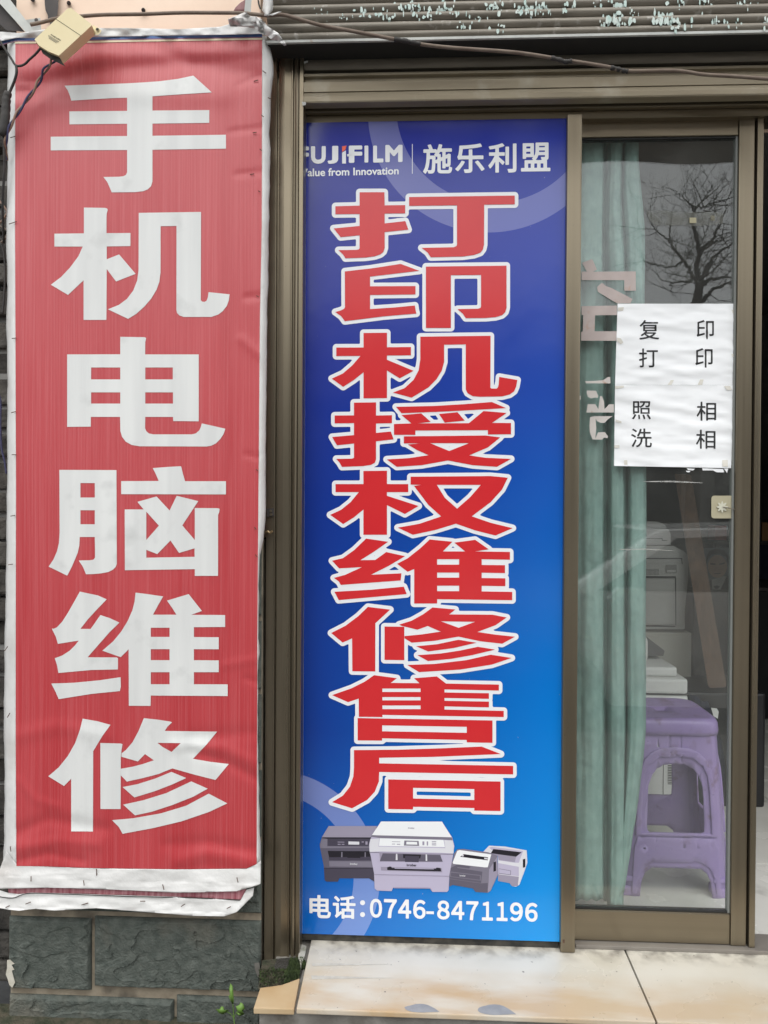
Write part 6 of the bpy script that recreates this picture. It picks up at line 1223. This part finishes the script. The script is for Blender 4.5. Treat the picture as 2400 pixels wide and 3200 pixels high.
# ------------------------------------------------------------------ street side: what the glass mirrors
def mirror(px, py, Yv): p = at(px, py, Yv); return Vector((p.x, 2*YG0-p.y, p.z))
tree = None
Yt = 9.0
K4 = 620/1659.0
def z4(u, v, d=0.0): return mirror(1780+u*K4, 480+v*K4, Yt+d)
root = z4(1060, 1500); tree = thing('bare_tree', 'leafless dark tree across the street, mirrored in the upper door glass', 'tree', (root.x, root.y, -0.42))
rt = random.Random(21)
trunk = [Vector((root.x-0.1, root.y, -0.45)), Vector((root.x-0.02, root.y, 1.5)), z4(1050, 1400), z4(1065, 1240), z4(1088, 1100)]
MB().tube(catmull(trunk, 5), 0.1, M['bark'], 8, rad=list(np.linspace(0.11, 0.055, 21))).build('trunk', tree, True)
limbs = [([(1088, 1100, 0), (1020, 1000, .2), (950, 890, .3), (840, 745, .5), (760, 670, .6), (685, 600, .7)], .055), ([(1088, 1110, 0), (1062, 990, -.1), (1082, 800, -.3), (1030, 600, -.4), (1045, 470, -.5), (1120, 440, -.6), (1200, 405, -.6)], .07), ([(1080, 800, -.3), (1180, 740, -.5), (1245, 610, -.8), (1300, 470, -.9), (1345, 310, -1)], .045), ([(1045, 470, -.5), (1000, 400, -.4), (950, 300, -.3)], .022), ([(1045, 470, -.5), (940, 360, -.6), (880, 310, -.6)], .02), ([(1092, 1095, 0), (1140, 960, .4), (1250, 830, .6), (1390, 735, .9), (1500, 640, 1)], .06), ([(1095, 1110, 0), (1150, 1070, .2), (1270, 1032, .5), (1420, 1035, .8), (1600, 1000, 1)], .055), ([(1120, 1230, 0), (1160, 1170, -.3), (1250, 1115, -.5), (1400, 1070, -.8), (1600, 1010, -1)], .055), ([(960, 905, .3), (850, 945, .5), (740, 935, .6), (640, 905, .8), (590, 850, .9)], .025), ([(1020, 1065, .1), (930, 1070, 0), (850, 1075, -.1), (750, 1030, -.2), (690, 960, -.3)], .028), ([(850, 1075, -.1), (850, 1130, 0), (865, 1190, .1)], .016), ([(1180, 740, -.5), (1260, 715, -.5), (1320, 660, -.6)], .024), ([(1250, 830, .6), (1330, 900, .7), (1400, 860, .9)], .022), ([(840, 745, .5), (838, 660, .4), (842, 590, .4)], .02), ([(1200, 405, -.6), (1222, 470, -.7), (1190, 230, -.8)], .014), ([(1200, 880, .5), (1150, 930, .5), (1085, 880, .6), (1000, 840, .7)], .016), ([(1090, 1000, .5), (1000, 1060, 1.2), (940, 1010, 2.0)], .03), ([(1090, 1050, -.4), (1180, 960, -1.3), (1260, 800, -2)], .04)]
twv = MB()
def twig(p, d, L, r, depth):
    P = [p]; dd = d.copy(); n = 3
    for i in range(n):
        dd = (dd+Vector((rt.uniform(-.45, .45), rt.uniform(-.4, .4), rt.uniform(-.25, .45)))).normalized(); P.append(P[-1]+dd*(L/n))
    twv.tube(P, r, M['bark'], 4, rad=[r*(1-0.6*i/n) for i in range(n+1)], caps=False)
    if depth > 0:
        for k in range(rt.randint(2, 3)):
            i = rt.randint(1, n); ax = Vector((rt.uniform(-1, 1), rt.uniform(-.8, .8), rt.uniform(-.3, .9))).normalized()
            twig(P[i], (dd*0.6+ax*0.8).normalized(), L*rt.uniform(.5, .75), r*.55, depth-1)
for pts, r in limbs:
    r *= 0.62; P = catmull([z4(*q) for q in pts], 5); n = len(P)
    for k in range(1, n-1): P[k] = P[k]+Vector((rt.uniform(-1, 1), rt.uniform(-1, 1), rt.uniform(-1, 1)))*0.02
    MB().tube(P, r, M['bark'], 6, rad=[max(0.004, r*(1-0.93*i/(n-1))) for i in range(n)]).build('limb', tree, True)
    for k in range(3, n, 2):
        d = (P[k]-P[k-1]).normalized(); ax = Vector((rt.uniform(-1, 1), rt.uniform(-.8, .8), rt.uniform(-.4, 1))).normalized()
        twig(P[k], (d*0.5+ax).normalized(), rt.uniform(.3, .75), max(0.0042, r*.2), 2)
o = twv.build('twigs', tree); o['kind'] = 'stuff'

# parked car
car = thing('parked_car', 'white parked saloon car on the street, mirrored faintly in the door glass', 'car', (2.2, -3.9, -0.42))
CXc, CYc, G = 2.2, -3.9, -0.42
body = [(-2.25, 0.32), (-2.28, 0.62), (-2.15, 0.86), (-1.25, 0.98), (-0.55, 1.40), (0.75, 1.44), (1.55, 1.06), (2.18, 0.98), (2.26, 0.7), (2.24, 0.32), (1.78, 0.26), (1.70, 0.50), (1.45, 0.66), (1.18, 0.66), (0.95, 0.50), (0.88, 0.24), (-0.95, 0.24), (-1.02, 0.50), (-1.25, 0.66), (-1.52, 0.66), (-1.75, 0.50), (-1.82, 0.26)]
bmx = bmesh.new()
def cpt(u, v, d): 
    nar = 1.0 if v < 0.95 else 1-0.30*(v-0.95)/0.5
    return (CXc+u, CYc+d*nar, G+v)
mbc = MB(); mbc.prism(body, cpt, -0.86, 0.86, M['car_white']); ob = mbc.build('body', car); bv = ob.modifiers.new('bev', 'BEVEL'); bv.width = 0.05; bv.segments = 3; bv.limit_method = 'ANGLE'
for s_ in (-1, 1):
    for L in ([(-1.02, 1.0), (-0.45, 1.34), (0.10, 1.37), (0.10, 1.0)], [(0.16, 1.0), (0.16, 1.37), (0.68, 1.37), (1.30, 1.03)]):
        MB().prism(L, lambda u, v, d: (CXc+u, CYc+s_*((0.86*(1-0.30*(v-0.95)/0.5))+0.002+d), G+v), -0.002, 0.006, M['car_glass']).build('window', car)
    MB().prism([(-0.98, 0.90), (-0.92, 0.97), (-0.76, 0.97), (-0.78, 0.90)], lambda u, v, d: (CXc+u, CYc+s_*(0.90+d), G+v+0.06), 0, 0.08, M['car_white']).build('mirror', car)
    for u0 in (0.02, 1.0): MB().box(CXc+u0-0.1, CXc+u0+0.06, CYc+s_*0.872-0.008, CYc+s_*0.872+0.008, G+0.84, G+0.865, M['alloy'], 0.004).build('handle', car)
    MB().prism([(-2.24, 0.66), (-2.16, 0.80), (-1.86, 0.82), (-1.95, 0.70)], lambda u, v, d: (CXc+u, CYc+s_*(0.80+d), G+v), 0, 0.075, M['alloy']).build('headlight', car)
    MB().prism([(2.22, 0.76), (2.14, 0.90), (1.86, 0.90), (1.95, 0.78)], lambda u, v, d: (CXc+u, CYc+s_*(0.80+d), G+v), 0, 0.075, M['red_trim']).build('tail_light', car)
    for u0 in (-1.39, 1.32):
        wh = MB().tube([(CXc+u0, CYc+s_*0.66, G+0.31), (CXc+u0, CYc+s_*0.86, G+0.31)], 0.31, M['tyre'], 28).build('wheel', car, False)
        MB().tube([(CXc+u0, CYc+s_*0.85, G+0.31), (CXc+u0, CYc+s_*0.868, G+0.31)], 0.21, M['alloy'], 20).build('rim', wh)
MB().add([cpt(-1.16, 1.03, -.72), cpt(-0.60, 1.375, -.72), cpt(-0.60, 1.375, .72), cpt(-1.16, 1.03, .72)], [(0, 1, 2, 3)], M['car_glass']).build('windscreen', car).location = (-0.02, 0, 0.012)
MB().add([cpt(0.83, 1.40, -.72), cpt(1.47, 1.10, -.72), cpt(1.47, 1.10, .72), cpt(0.83, 1.40, .72)], [(0, 1, 2, 3)], M['car_glass']).build('rear_window', car).location = (0.012, 0, 0.014)

# shop row on the far side of the street
fb = thing('far_building', 'low grey shop building on the far side of the street, mirrored in the glass', 'building', (4.0, -19.0, -0.42))
MB().box(-14, 22, -22, -18.6, -0.42, 5.9, M['far_wall']).build('wall', fb)
MB().box(-14.4, 22.4, -22.3, -18.1, 5.9, 6.15, M['far_wall'], 0.03).build('roof', fb)
for k in range(10):
    x = -12.6+k*3.4
    MB().box(x, x+2.5, -18.62, -18.55, -0.40, 2.3, M['far_dark']).build('shutter_door', fb)
    wn = MB().box(x+0.4, x+2.0, -18.62, -18.55, 3.0, 4.1, M['far_dark']).build('window', fb); MB().box(x+0.3, x+2.1, -18.62, -18.45, 2.88, 2.98, M['far_wall']).build('sill', wn)
